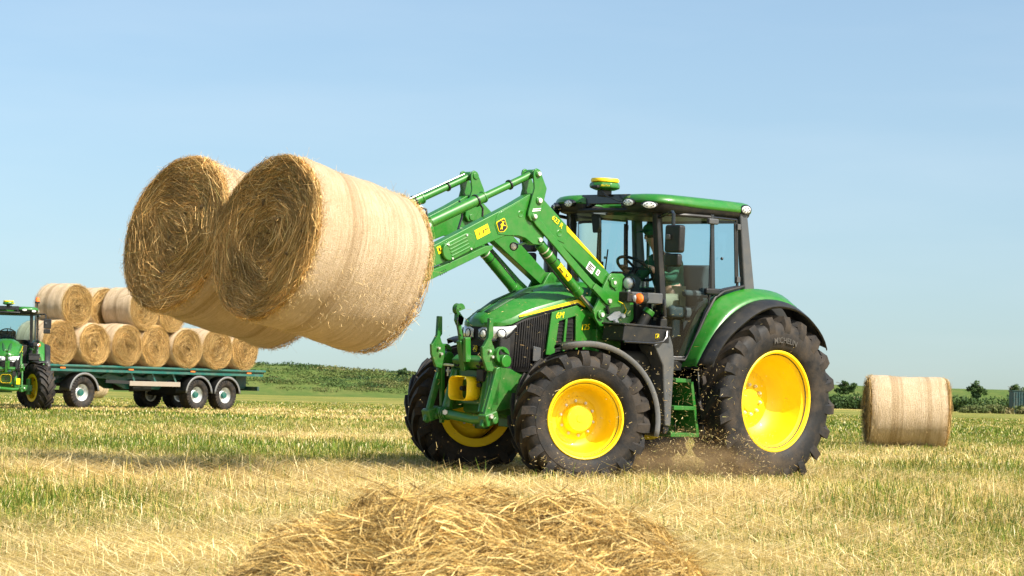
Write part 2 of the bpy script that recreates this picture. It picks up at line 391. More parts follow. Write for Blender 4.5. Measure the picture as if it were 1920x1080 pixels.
DEER = [(-.46, -.30), (-.30, -.13), (-.20, .02), (-.22, .16), (-.10, .24), (.02, .24), (.10, .30), (.10, .44), (.02, .56), (.10, .52), (.16, .42), (.24, .52), (.22, .38), (.38, .34), (.36, .26), (.24, .24),
        (.20, .12), (.18, .02), (.30, -.06), (.42, -.16), (.44, -.28), (.36, -.18), (.22, -.10), (.10, -.10), (.0, -.04), (-.06, -.12), (-.10, -.28), (-.24, -.44), (-.20, -.28), (-.18, -.16), (-.30, -.26)]
def emblem(o, xd, yd, s_, parent, bg_mat='sticker_black'):
    zd = Vector(xd).cross(Vector(yd)).normalized(); o = Vector(o)
    def shield(k): return [(a * k * s_, b_ * k * s_) for a, b_ in [(-.42, .5), (.42, .5), (.5, .4), (.5, -.28), (.4, -.42), (0, -.56), (-.4, -.42), (-.5, -.28), (-.5, .4)]]
    e = flat('emblem', shield(1.0), 'decal_yellow', o, xd, yd, parent)
    par = parent if parent.parent else e
    flat('emblem_field', shield(.88), bg_mat, o + zd * .004, xd, yd, par)
    flat('emblem_deer', [(a * .8 * s_, b_ * .75 * s_) for a, b_ in DEER], 'decal_yellow', o + zd * .008, xd, yd, par)
    return e
def copy_tree(o, parent=None):
    c = o.copy(); COL.objects.link(c); c.parent = parent
    for ch in list(o.children): copy_tree(ch, c)
    return c
# ------------------------------------------------------------------ wheels (local: axis y, +y outward when side=1)
def make_wheel(name, parent, loc, rz, side, R, rimR, Wd, nlug, lugh, prof, hubprof, bolts, letters=False, rim_mat='yellow', hub_mat='yellow', nseg=64):
    """prof: rim lathe profile; the rim mesh is the part, tyre / hub / bolts its children"""
    mb = MB().lathe(prof, n=nseg)
    if side < 0: mb.mirror_y()
    w = mb.build(name, rim_mat, parent, smooth=30); w.location = loc; w.rotation_euler = (0, 0, rz)
    Rc = R - lugh; h = Rc - rimR
    half = [(0, Rc), (.12, Rc - .001), (.25, Rc - .004), (.36, Rc - .014), (.43, Rc - .03), (.472, Rc - .065), (.492, Rc - .11), (.50, rimR + .55 * h), (.495, rimR + .38 * h), (.47, rimR + .2 * h), (.43, rimR + .07 * h), (.40, rimR + .045 * h), (.385, rimR - .004), (.36, rimR - .03)]
    pr = [(r, -a * Wd) for a, r in half[::-1]] + [(r, a * Wd) for a, r in half[1:]]
    tb = MB().lathe(pr, n=nseg)
    for sgn in (1, -1):
        for i in range(nlug):
            base = 2 * math.pi * (i + (.5 if sgn < 0 else 0)) / nlug; rows = []
            K = 9
            for k in range(K):
                t_ = k / (K - 1)
                a = (-.035 + .535 * min(1, t_ / .80)) * Wd if t_ < .8 else (.5 - .006 * (t_ - .8) / .2) * Wd
                off = .62 * Wd * (1 - (1 - min(1, t_ / .86)) ** 1.55) / Rc
                top = R - .012 * (min(t_, .8) / .8) ** 2 if t_ < .79 else R - .012 - (.055 + .15 * ((t_ - .8) / .2)) * (1.0 if R > .7 else .75) * (t_ - .70) / .3 * 1.4
                if t_ >= .79:
                    q = (t_ - .79) / .21; top = (R - .03) * (1 - q) + (Rc - .125 * (R / .87)) * q; a = (.5 + .012 * (1 - q) - .002) * Wd
                bot = min(Rc - .02, top - .035); hw = (.030 + .018 * t_) * (R / .87) ** .5
                if t_ >= .79: bot = top - .05; 
                ab = a if t_ < .7 else a - .03 * Wd
                row = []
                for da, rr, aa in ((-hw * 1.35, bot, ab), (-hw, top, a), (hw, top, a), (hw * 1.35, bot, ab)):
                    ph = base + off + da / Rc; row.append((rr * math.cos(ph), sgn * aa, rr * math.sin(ph)))
                rows.append(row)
            tb.grid(rows, closed=True, cap=True)
    if side < 0: tb.mirror_y()
    ty = tb.build('tyre', 'rubber', w, smooth=42)
    if hubprof:
        hb = MB().lathe(hubprof, n=32)
        if side < 0: hb.mirror_y()
        hb.build('hub', hub_mat, w, smooth=30)
    if bolts:
        br, by, bn, bs, bl = bolts
        for i in range(bn):
            ph = 2 * math.pi * (i + .3) / bn; p = Vector((br * math.cos(ph), by, br * math.sin(ph)))
            b_ = MB().cyl(p, p + V(0, bl, 0), bs, n=6).cyl(p + V(0, bl * .9, 0), p + V(0, bl * 1.7, 0), bs * .55, n=8)
            if side < 0: b_.mirror_y()
            b_.build('wheel_nut', 'zinc', w)
    if letters:
        yy = (Wd * .5 + .001) * side; rb = letters[1]
        def bend(c):
            ph = rad(letters[2]) + side * (c.x) / (rb + .02); r_ = rb + c.y; return Vector((r_ * math.cos(ph), yy - .006 * side * ((c.y) / .05) + c.z * side, r_ * math.sin(ph)))
        if side > 0: text('tyre_lettering', letters[0], 'rubber_letter', .082, (0, 0, 0), (1, 0, 0), (0, 0, 1), w, depth=.004, shear=.2, bold=.0008, center=True, bend=bend)
    return w
REAR = [(.468, -.26), (.515, -.24), (.52, -.225), (.47, -.20), (.45, .0), (.47, .17), (.485, .195), (.512, .205), (.524, .216), (.524, .234), (.512, .240), (.498, .236), (.488, .215), (.478, .19), (.455, .165), (.446, .10), (.436, .03), (.424, -.03), (.41, -.06), (.385, -.10), (.345, -.145), (.30, -.168), (.26, -.165), (.235, -.152), (.12, -.150), (.115, -.13), (0, -.128)]
FRONT = [(.30, -.19), (.372, -.20), (.384, -.195), (.386, -.18), (.352, -.16), (.335, -.02), (.352, .16), (.372, .178), (.386, .19), (.386, .205), (.378, .212), (.366, .208), (.356, .19), (.345, .165), (.325, .145), (.318, .09), (.312, .03), (.300, -.015), (.275, -.055), (.245, -.075), (.21, -.078), (.19, -.066), (.10, -.064), (0, -.064)]
FHUB = [(.145, -.066), (.148, -.05), (.140, -.04), (.131, .015), (.128, .03), (.118, .037), (.035, .040), (.033, .046), (0, .046)]
STEER = rad(24.1)

# ------------------------------------------------------------------ tractor body (x forward, y left, z up, origin under the rear axle)
def ycab(x):
    return float(np.interp(x, [-.02, .25, .71, 1.0, 1.22, 1.34], [.76, .815, .845, .80, .695, .62]))
def lean(z): return .10 * (z - 1.9) / .8
def make_tractor():
    T = empty('tractor')
    for s_ in (1, -1):
        make_wheel('rear_wheel', T, (0, .92 * s_, .83), 0, s_, .885, .505, .56, 20, .052, REAR, None, (.155, -.150, 10, .019, .022), letters=('MICHELIN', .625, 94))
        k = Vector((2.44, .74 * s_, .612)); n_ = Vector((math.sin(STEER), math.cos(STEER), 0)) * s_
        c = k + n_ * .155
        make_wheel('front_wheel', T, c, -STEER, s_, .665, .372, .47, 18, .046, FRONT, FHUB, (.168, -.066, 10, .014, .016))
    # --- chassis
    MB().box((1.55, 0, .86), (2.6, .42, .52)).box((.1, 0, .84), (.7, .62, .62)).box((1.0, 0, 1.12), (1.5, .9, .14)).build('chassis', 'chassis', T, bev=.03)
    MB().cyl((0, -.75, .83), (0, .75, .83), .13, n=24).box((0, .5, .83), (.34, .25, .34)).box((0, -.5, .83), (.34, .25, .34)).build('rear_axle', 'chassis', T, bev=.02)
    a = MB().beam((2.44, -.72, .60), (2.44, .72, .60), .20, .17).cyl((2.44, .62, .42), (2.44, .62, .86), .075).cyl((2.44, -.62, .42), (2.44, -.62, .86), .075)
    a.box((2.44, 0, .60), (.34, .36, .26)).cyl((2.30, -.66, .62), (2.30, .66, .62), .028, n=10)
    a.build('front_axle', 'green_cast', T, bev=.02)
    MB().prism([(2.15, .62), (2.6, .55), (3.02, .60), (3.05, .98), (2.95, 1.06), (2.15, 1.06)], 'y', -.25, .25).build('front_support', 'green_cast', T, bev=.025)
    MB().box((1.62, .50, .98), (.66, .46, .60)).build('fuel_tank', 'chassis', T, bev=.06, seg=3); MB().box((1.62, -.50, .98), (.66, .46, .60)).build('battery_case', 'chassis', T, bev=.06, seg=3)
    MB().box((2.45, 0, 1.20), (1.2, .62, .34)).build('engine', 'chassis', T, bev=.03)
    # --- hood: loft of cross sections
    X = [3.105, 3.10, 3.075, 3.02, 2.93, 2.80, 2.62, 2.42, 2.20, 2.00, 1.78, 1.70]
    HW = [.12, .165, .215, .275, .325, .365, .392, .41, .42, .425, .43, .43]
    ZT = [1.515, 1.533, 1.56, 1.60, 1.65, 1.722, 1.79, 1.852, 1.905, 1.935, 1.955, 1.957]
    ZE = [1.462, 1.460, 1.460, 1.464, 1.486, 1.555, 1.612, 1.664, 1.716, 1.700, 1.66, 1.65]
    rows = []
    for x, w, zt, ze in zip(X, HW, ZT, ZE):
        hgt = zt - ze; half = [(0, zt), (.20 * w, zt), (.40 * w, zt - .012), (.48 * w, zt - .030), (.70 * w, zt - .055 - .06 * hgt), (.86 * w, zt - .09 - .18 * hgt if hgt > .12 else zt - .5 * hgt), (.955 * w, ze + .38 * hgt if hgt < .2 else ze + .10), (w, ze + .035), (w, ze), (w - .025, ze - .012)]
        half = [(y, min(z, zt)) for y, z in half]
        rows.append([(x, y, z) for y, z in half[::-1]] + [(x, -y, z) for y, z in half[1:]])
    hood = MB().grid(rows); n = len(rows[0]); hood.add(rows[0], [list(range(n))])
    H = hood.build('hood', 'green', T, smooth=50, bev=.006)
    # dark mesh patches in the hood top
    def hood_top(x): return float(np.interp(x, X[::-1], ZT[::-1]))
    def hood_w(x): return float(np.interp(x, X[::-1], HW[::-1]))
    pbr('hood_mesh', (0.016, 0.075, 0.018), .5, bump=.3, bscale=160) if 'hood_mesh' not in MATS else None
    for s_ in (1, -1):
        rr = []
        for x, a0, a1 in ((3.03, .10, .34), (2.95, .10, .36), (2.80, .12, .36), (2.62, .20, .34), (2.50, .30, .33)):
            w = hood_w(x); z = hood_top(x); rr.append([(x, s_ * a0 * w, z + .005), (x, s_ * (a0 + a1) / 2 * w, z + .003), (x, s_ * a1 * w, z - .006)])
        MB().grid(rr).build('hood_vent', 'hood_mesh', H, solid=.006)
    # black grille body under the hood
    rows = []
    for z, k in ((1.03, -.03), (1.08, -.015), (1.30, -.012), (1.44, -.012), (1.475, -.02)):
        r = []
        for x, w in zip(X[:8], HW[:8]):
            zz = z if x > 2.9 else z + (np.interp(x, X[::-1], ZE[::-1]) - 1.46) * max(0, (z - 1.03) / .44)
            r.append((x + k, w + k, zz))
        rows.append(r[::-1] + [(x, -y, z_) for x, y, z_ in r])
    G = MB().grid(rows).build('grille', 'grille_black', T, smooth=45)
    # vertical ribs on the grille sides, horizontal bars on its face
    for s_ in (1, -1):
        for i in range(15):
            x = 2.87 - i * .0255; w = hood_w(x) - .008; zt = float(np.interp(x, X[::-1], ZE[::-1])) - .03
            MB().beam((x + .012, s_ * (w - .008), 1.07), (x, s_ * w, zt), .012, .009, up=(1, 0, 0)).build('grille_rib', 'grille_black', G, bev=.003)
        MB().prism([(2.70, 1.14), (2.60, 1.14), (2.60, 1.27), (2.70, 1.285)], 'y', .388 * s_, .402 * s_).build('grille_plate', 'grey_plastic', G, bev=.004)
    for i in range(6):
        z = 1.08 + i * .037
        MB().beam((3.092, -.10, z), (3.092, .10, z), .012, .014).build('grille_bar', 'black_plastic', G, bev=.003)
    # headlights wrapping the nose
    plan = [(3.098, .035), (3.096, .10), (3.086, .165), (3.066, .215), (3.012, .275), (2.965, .305), (2.92, .33), (2.885, .346)]
    lo = [1.345, 1.315, 1.312, 1.318, 1.335, 1.362, 1.41, 1.462]; hi = [1.425, 1.452, 1.455, 1.455, 1.458, 1.462, 1.470, 1.478]
    for s_ in (1, -1):
        rows = [[(x + .004, s_ * (y + .002), l) for (x, y), l in zip(plan, lo)], [(x + .008, s_ * (y + .006), (l + h) / 2) for (x, y), l, h in zip(plan, lo, hi)], [(x + .004, s_ * (y + .002), h) for (x, y), h in zip(plan, hi)]]
        hl = MB().grid(rows).build('headlight', 'lamp_bowl', T, solid=.006)
        for (x, y, z, dx, dy) in ((3.098, .115, 1.383, 1, .12), (3.02, .288, 1.392, .75, .66)):
            c = Vector((x, s_ * y, z)); d = Vector((dx, s_ * dy, .05)).normalized()
            MB().lathe([(.047, .002), (.047, .014), (.041, .016), (.041, .008)], c, d, 24).build('headlight_ring', 'black_gloss', hl)
            MB().lathe([(.041, .008), (.03, .017), (.015, .021), (0, .022)], c, d, 24).build('headlight_lens', 'lens', hl)
        MB().tube([Vector((x + .012, s_ * (y + .010), l - .004)) for (x, y), l in zip(plan, lo)], .009, 8).build('headlight_trim', 'black_gloss', hl)
    emblem((3.108, 0, 1.235), (0, 1, 0), (0, 0, 1), .062, T)
    # side panels behind the grille
    for s_ in (1, -1):
        y0, y1 = .400 * s_, .424 * s_
        sp_ = MB().prism([(2.552, 1.205), (2.44, 1.205), (2.40, 1.54), (2.18, 1.60), (2.16, 1.20), (1.72, 1.20), (1.72, 1.66), (2.05, 1.665), (2.17, 1.705), (2.47, 1.630), (2.50, 1.622)], 'y', y0, y1).build('side_panel', 'green', T, bev=.006)
        MB().prism([(2.44, 1.20), (2.16, 1.20), (2.18, 1.60), (2.40, 1.545)], 'y', .365 * s_, .392 * s_).build('side_vent', 'grille_black', sp_)
        for xa, xb in ((2.315, 2.285),):
            MB().prism([(xa + .02, 1.20), (xb + .02, 1.20), (xb - .005, 1.575), (xa - .005, 1.565)], 'y', .395 * s_, .420 * s_).build('vent_bar', 'green', sp_, bev=.005)
        for i in range(9):
            z = 1.23 + i * .036
            MB().beam((2.43, .398 * s_, z), (2.19, .398 * s_, z + .01), .006, .006).build('vent_slat', 'black_plastic', sp_)
        # yellow stripe with a dark lower edge
        st = [(2.862, 1.578), (2.64, 1.640), (2.42, 1.701), (2.175, 1.762), (2.13, 1.752), (2.055, 1.695), (2.075, 1.692), (2.165, 1.732), (2.42, 1.672), (2.64, 1.615), (2.860, 1.560)]
        mbs = MB(); k = len(st)
        def ys(x): return float(np.interp(x, X[::-1], HW[::-1])) + .003
        mbs.prism(st, 'y', 0, .004); mbs.v = [(x, s_ * (ys(x) + y), z) for x, y, z in mbs.v]; mbs.build('hood_stripe', 'decal_yellow', H)
        mbs = MB(); mbs.prism([(x, z - .012) for x, z in st[6:]] + [(x, z + .001) for x, z in st[6:][::-1]], 'y', 0, .0035); mbs.v = [(x, s_ * (ys(x) + y), z) for x, y, z in mbs.v]; mbs.build('stripe_edge', 'sticker_black', H)
    for s_ in (1, -1):
        xd = (-s_, 0, 0)
        text('model_lettering', '6M', 'decal_yellow', .085, (2.455 if s_ > 0 else 2.35, .427 * s_, 1.565), (-s_, 0, .10), (0, 0, 1), T, shear=.22)
        text('power_lettering', '125', 'decal_yellow', .082, (2.115 if s_ > 0 else 2.02, .427 * s_, 1.462), (-s_, 0, .08), (0, 0, 1), T, shear=.2)
    # --- front fenders (turn with the wheels)
    for s_ in (1, -1):
        n_ = Vector((math.sin(STEER), math.cos(STEER), 0)) * s_; f_ = Vector((math.cos(STEER), -math.sin(STEER), 0))
        c = Vector((2.44, .74 * s_, .612)) + n_ * .155
        A = [70 + 121 * i / 22 for i in range(23)]; rows = []; lip = []
        for i, a in enumerate(A):
            r_ = .735 + .02 * (i / 22); e = f_ * math.cos(rad(a)) + V(0, 0, math.sin(rad(a)))
            wd = .20 if i > 1 else .12 + .05 * i
            rows.append([c + e * (r_ - .03) - n_ * wd, c + e * r_ - n_ * (wd - .05), c + e * (r_ + .004) + n_ * (wd - .05), c + e * (r_ - .002) + n_ * wd, c + e * (r_ - .035) + n_ * (wd + .006)])
            lip.append([c + e * (r_ + .008) + n_ * (wd - .03), c + e * (r_ + .002) + n_ * (wd + .010), c + e * (r_ - .045) + n_ * (wd + .013)])
        ff = MB().grid(rows).build('front_fender', 'black_plastic', T, solid=.012)
        MB().grid(lip).build('fender_edge', 'fender_grey', ff, solid=.010)
        MB().tube([c - n_ * .1 + V(0, 0, .2) , c - n_ * .12 + V(0, 0, .5), c - n_ * .05 + V(0, 0, .70)], .025).build('fender_bracket', 'black_plastic', ff)
    # --- rear fenders: lofted strips between measured edge lines
    lipo = [(1.02, 1.17), (1.0, 1.25), (.82, 1.47), (.65, 1.59), (.46, 1.71), (.27, 1.79), (.09, 1.82), (-.17, 1.80), (-.38, 1.72), (-.56, 1.59), (-.65, 1.49), (-.69, 1.40)]
    bnd = [(1.08, 1.15), (.98, 1.32), (.82, 1.53), (.62, 1.685), (.43, 1.79), (.25, 1.845), (.08, 1.865), (-.14, 1.855), (-.33, 1.80), (-.52, 1.70), (-.66, 1.55), (-.70, 1.44)]
    crs = [(1.05, 1.145), (.96, 1.35), (.80, 1.60), (.62, 1.78), (.36, 1.895), (.14, 1.945), (0, 1.95), (-.20, 1.935), (-.38, 1.89), (-.53, 1.80), (-.66, 1.64), (-.73, 1.50)]
    inn = [(1.035, 1.14), (.97, 1.30), (.86, 1.52), (.76, 1.70), (.67, 1.83), (.52, 1.905), (.21, 1.968), (.04, 1.975), (-.2, 1.965), (-.36, 1.93), (-.52, 1.85), (-.66, 1.70), (-.74, 1.56)]
    NF = 26
    for s_ in (1, -1):
        I = smooth_path(inn, NF, 1); Cc = smooth_path(crs, NF, 1); B_ = smooth_path(bnd, NF, 1); L = smooth_path(lipo, NF, 1)
        def row(P, y): return [(p[0], s_ * y, p[1]) for p in P]
        NG = 21
        R7 = [(I - [0, .35], .47), (I - [0, .02], .70), (I, .80), (I * .5 + Cc * .5 + [0, .012], .855), (Cc, .90), (Cc * .45 + B_ * .55 + [0, .012], .985), (B_, 1.05)]
        rf = MB().grid([row(P_[:NG], y_) for P_, y_ in R7]).build('rear_fender', 'green', T, solid=.012, smooth=60)
        MB().grid([row(P_[:NG] - [0, .022], y_ - .004) for P_, y_ in R7[1:]]).build('fender_liner', 'black_plastic', rf, smooth=60)
        MB().grid([row(P_[NG - 2:] + [0, -.010], y_) for P_, y_ in R7[1:]] + [row((B_ * .5 + L * .5)[NG - 2:], 1.12), row(L[NG - 2:], 1.19)]).build('fender_flap', 'black_plastic', rf, solid=.012, smooth=60)
        MB().grid([row(B_ + [0, .006], 1.045), row(B_ * .6 + L * .4 + [0, .012], 1.11), row(L + [0, .004], 1.185), row(L - [0, .012], 1.205), row(L - [0, .03], 1.20)]).build('fender_extension', 'black_plastic', rf, solid=.012, smooth=60)
        # inner wall between cab and wheel
        MB().prism([(1.03, 1.12), (.85, 1.50), (.66, 1.80), (.2, 1.93), (-.3, 1.91), (-.52, 1.85), (-.74, 1.80), (-.88, 1.55), (-.80, 1.1)], 'y', .60 * s_, .63 * s_).build('fender_wall', 'chassis', rf)
    # --- cab structure
    for s_ in (1, -1):
        MB().beam((1.215, .66 * s_, 1.30), (1.225, .665 * s_, 1.62), .075, .10, up=(1, 0, 0)).beam((1.225, .665 * s_, 1.62), (1.335, .635 * s_, 2.74), .075, .085, up=(1, 0, 0)).build('front_pillar', 'black_plastic', T, bev=.014)
        MB().beam((.125, .795 * s_, 1.955), (.245, .775 * s_, 2.76), .075, .155, up=(1, 0, 0), h1=.11).build('rear_pillar', 'grey_plastic', T, bev=.02, seg=3)
        MB().beam((.705, .852 * s_, 1.90), (.745, .838 * s_, 2.70), .022, .045, up=(1, 0, 0)).build('door_post', 'black_gloss', T, bev=.006)
        # door glass and quarter window
        def zb(x): return float(np.interp(x, [.66, .78, .973, 1.005, 1.02, 1.30], [1.875, 1.714, 1.30, 1.25, 1.238, 1.232]))
        xs_ = list(np.linspace(.735, 1.255, 14)); rows = []
        for t_ in np.linspace(0, 1, 10):
            r = []
            for x in xs_:
                z = zb(x) + t_ * (2.672 - zb(x)); xx = x + (lean(z) * (x - .70) / .55 if z > 1.6 else lean(1.6) * (x - .7) / .55); r.append((xx, s_ * (ycab(x) - .012 * max(0, z - 1.9)), z))
            rows.append(r)
        dg_ = MB().grid(rows).build('door_glass', 'cab_glass', T, smooth=180)
        edge = [rows[i][-1] for i in range(9, -1, -1)] + rows[0][::-1] + [rows[i][0] for i in range(10)]
        MB().tube(edge, .013, 8).build('door_frame', 'black_gloss', dg_)
        MB().tube(rows[-1], .020, 8).build('door_header', 'black_plastic', dg_)
        hx, hy = 1.29, (ycab(1.22) + .035) * s_
        MB().tube([(1.27, hy - .04 * s_, 1.80), (1.275, hy, 1.80), (1.275, hy + .005 * s_, 1.73), (1.265, hy, 1.66), (1.26, hy - .04 * s_, 1.66)], .022, 8, sx=1.3).build('door_handle', 'black_gloss', dg_)
        hb = MB().box((.765, .872 * s_, 2.628), (.14, .05, .06)).build('door_hinge', 'grey_plastic', dg_, bev=.015)
        MB().box((.735, .872 * s_, 1.918), (.20, .06, .065)).build('door_hinge', 'black_plastic', dg_, bev=.02)
        xs_ = list(np.linspace(.30, .675, 8)); rows = []
        for t_ in np.linspace(0, 1, 8):
            r = []
            for x in xs_:
                b_ = float(np.interp(x, [.2, .55, .67], [2.005, 1.945, 1.90])); z = b_ + t_ * (2.672 - b_); r.append((x + .05 * (z - 1.95) / .7, s_ * (ycab(x) - .012 * max(0, z - 1.9)), z))
            rows.append(r)
        qg = MB().grid(rows).build('quarter_window', 'cab_glass', T, smooth=180)
        MB().tube([rows[i][0] for i in range(8)] + rows[-1] + [rows[i][-1] for i in range(7, -1, -1)] + rows[0][::-1], .014, 8).build('window_seal', 'black_gloss', qg)
        MB().box((.335, .83 * s_, 2.60), (.05, .025, .06)).box((.315, .835 * s_, 2.06), (.05, .025, .06)).build('window_catch', 'grey_plastic', qg, bev=.006)
        MB().beam((.32, .822 * s_, 2.02), (.362, .812 * s_, 2.64), .012, .05, up=(1, 0, 0)).build('window_strip', 'black_plastic', qg)
        MB().ball((.60, .865 * s_, 2.26), .016).build('window_knob', 'black_gloss', qg)
        # lower seal strip round the door, sill
        MB().tube([(1.25, .70 * s_, 1.215), (1.02, .81 * s_, 1.212), (.985, .825 * s_, 1.27), (.79, .86 * s_, 1.69), (.68, .868 * s_, 1.86), (.55, .86 * s_, 1.925), (.22, .835 * s_, 1.995)], .018, 8).build('door_seal', 'black_plastic', T)
        MB().prism([(1.27, 1.205), (1.02, 1.20), (1.02, 1.10), (1.27, 1.10)], 'y', .60 * s_, .79 * s_).build('door_sill', 'black_plastic', T, bev=.01)
        # mirror
        ma = MB().tube([(1.335, .68 * s_, 2.635), (1.40, .84 * s_, 2.665), (1.475, 1.0 * s_, 2.672), (1.495, 1.035 * s_, 2.655), (1.495, 1.04 * s_, 2.43)], .019, 8).build('mirror_arm', 'black_gloss', T)
        MB().prism(rrect(1.085, 2.405, .215, .275, .03), 'x', 1.47, 1.555).build('mirror_housing', 'black_plastic', ma, bev=.02, seg=3).location = (0, 0, 0) if s_ > 0 else (0, -2.17, 0)
        MB().prism(rrect(1.075, 2.195, .19, .13, .03), 'x', 1.475, 1.545).build('mirror_lower', 'black_plastic', ma, bev=.018, seg=3).location = (0, 0, 0) if s_ > 0 else (0, -2.15, 0)
        MB().prism(rrect(1.08, 2.405, .18, .24, .02), 'x', 1.462, 1.469).build('mirror_glass', 'steel', ma).location = (0, 0, 0) if s_ > 0 else (0, -2.16, 0)
        MB().box((1.555, 1.045 * s_, 2.42), (.05, .055, .05)).build('mirror_clamp', 'grey_plastic', ma, bev=.008)
        # side rail with indicator
        ia = MB().beam((1.30, .69 * s_, 1.815), (1.80, .76 * s_, 1.812), .10, .108).build('lamp_rail', 'grey_plastic', T, bev=.012)
        MB().beam((1.80, .76 * s_, 1.812), (1.88, .77 * s_, 1.812), .12, .10).build('rail_end', 'black_plastic', ia, bev=.012)
        p = Vector((1.70, .86 * s_, 1.80)); d = Vector((1, .12 * s_, 0)).normalized()
        ind = MB().lathe([(0, -.06), (.035, -.055), (.052, -.02), (.056, .04), (.054, .05)], p, d, 24).build('indicator_housing', 'black_plastic', ia)
        MB().lathe([(.053, .048), (.05, .07), (.03, .088), (0, .093)], p, d, 24).build('indicator_lens', 'orange', ia)
        MB().lathe([(.0, .1), (.02, .096), (.032, .0885), (.030, .086), (0, .09)], p + V(0, -.026 * s_, 0), d, 16).build('indicator_clear', 'lens', ia)
    # windshield
    rows = []
    for z in np.linspace(1.70, 2.70, 8):
        rows.append([(1.30 + lean(z) + .11 * (1 - (y / .62) ** 2), y, z) for y in np.linspace(-.605, .605, 17)])
    wg = MB().grid(rows).build('windshield', 'cab_glass', T, smooth=180)
    MB().tube(rows[-1], .022, 8).build('windshield_header', 'black_plastic', wg)
    MB().tube([(1.42, -.25, 1.74), (1.46, .05, 2.05), (1.47, .09, 2.30)], .008, 6).build('wiper', 'black_gloss', wg)
    MB().grid([[(.10, y, z) for y in np.linspace(-.72, .72, 5)] for z in (1.95, 2.67)]).build('rear_window', 'cab_glass', T, smooth=180)
    MB().tube([(.13, -.70, 2.67), (.10, -.70, 1.95), (.10, .70, 1.95), (.13, .70, 2.67), (.13, -.70, 2.67)], .022, 8).build('rear_frame', 'black_plastic', T)
    MB().prism([(.0, 1.15), (.0, 1.95), (.05, 1.95), (.05, 1.15)], 'y', -.66, .66).build('rear_wall', 'interior', T)
    MB().box((.65, 0, 1.19), (1.3, 1.25, .05)).build('cab_floor', 'interior', T)
    MB().box((1.36, 0, 1.50), (.22, 1.10, .60)).box((1.60, 0, 1.45), (.34, .80, .72)).build('firewall', 'chassis', T, bev=.02)
    # roof
    half = [(1.20, 0), (1.20, .20), (1.26, .255), (1.44, .275), (1.515, .32), (1.545, .45), (1.53, .60), (1.485, .72), (1.41, .80), (1.28, .835), (.9, .842), (.40, .835), (.12, .80), (.04, .72), (.02, .40), (.015, 0)]
    full = half + [(x, -y) for x, y in half[::-1][1:-1]]
    def dip(x, y): return -.055 * float(sstep((.36 - abs(y)) / .16)) * float(sstep((x - .7) / .4))
    def lay(k, z, zf=0): return [(.72 + (x - .72) * k, y * k, z + (zf * max(0, x - 1.0)) + (dip(.72 + (x - .72) * k, y * k) if z > 2.78 else 0)) for x, y in full]
    rf = MB().grid([lay(.965, 2.738, .05), lay(.995, 2.757, .04), lay(1.0, 2.785, .02), lay(.985, 2.82), lay(.955, 2.846), lay(.90, 2.862), lay(.75, 2.876), lay(.4, 2.886)], closed=True, cap=True).build('roof', 'green', T, smooth=60)
    MB().grid([lay(.90, 2.675), lay(.945, 2.69), lay(.975, 2.72, .03), lay(.985, 2.752, .04)], closed=True, cap=True).build('roof_underside', 'black_plastic', rf, smooth=50)
    MB().box((.72, 0, 2.889), (.5, .6, .008)).build('roof_hatch', 'grey_plastic', rf, bev=.003)
    MB().beam((1.42, -.36, 2.815), (1.42, .36, 2.815), .07, .10).tube([(1.40, .2, 2.79), (1.44, .26, 2.75), (1.42, .33, 2.74)], .03, 8).tube([(1.40, -.2, 2.79), (1.44, -.26, 2.75), (1.42, -.33, 2.74)], .03, 8).build('roof_bar', 'black_gloss', rf, bev=.01)
    for s_ in (1, -1):
        for (x, y, z, dx, dy, a, b_) in ((1.505, .70, 2.745, .80, .62, .070, .034), (1.545, .445, 2.772, 1, .12, .066, .034), (.245, .835, 2.785, .35, .94, .052, .040)):
            p = Vector((x, y * s_, z)); d = Vector((dx, dy * s_, -.1)).normalized(); sx = V(0, 0, 1).cross(d).normalized(); u = d.cross(sx)
            def ell(k, h, nn=28): return [p + sx * (a * k * math.cos(2 * math.pi * i / nn)) + u * (b_ * k * math.sin(2 * math.pi * i / nn)) + d * h for i in range(nn)]
            lt = MB().grid([ell(.9, -.09), ell(1.2, -.03), ell(1.22, .005), ell(1.08, .014), ell(1.0, .008)], closed=True).build('work_light', 'black_gloss', rf)
            T_ = MB().grid([ell(1.0, .006), ell(.9, .016), ell(.6, .022), ell(.2, .024)], closed=True, cap=True).build('work_light_lens', 'lens', rf)
            for i in range(6):
                t_ = 2 * math.pi * i / 6; q = p + sx * (a * .62 * math.cos(t_)) + u * (b_ * .55 * math.sin(t_)) + d * .018
                MB().cyl(q, q + d * .007, .0075, n=8).build('light_diode', 'lamp_dark', rf)
    # position receiver on the roof bar
    gps = MB().lathe([(0, 2.905), (.10, 2.905), (.155, 2.925), (.160, 2.95), (.150, 2.978), (.128, 2.984), (0, 2.984)], (1.47, 0, 0), (0, 0, 1), 10).build('receiver', 'green', rf, bev=.01)
    MB().lathe([(.118, 2.985), (.142, 2.988), (.146, 3.005), (.138, 3.024), (.05, 3.030), (0, 3.030)], (1.47, 0, 0), (0, 0, 1), 32).build('receiver_cap', 'yellow', rf)
    MB().box((1.47, 0, 2.875), (.12, .10, .07)).box((1.62, .02, 2.93), (.04, .10, .03)).build('receiver_mount', 'black_plastic', rf, bev=.01)
    MB().tube([(1.57, .05, 2.91), (1.56, .12, 2.84), (1.50, .25, 2.79), (1.45, .36, 2.80)], .007, 6).build('receiver_cable', 'black_gloss', rf)
    text('receiver_lettering', 'StarFire', 'decal_yellow', .030, (1.592, .135, 2.945), (-.42, .9, 0), (0, 0, 1), rf, shear=.2, center=True)
    # interior: seat, console, steering wheel
    seat = MB().box((.42, 0, 1.70), (.50, .50, .14)).build('seat', 'seat', T, bev=.05, seg=3)
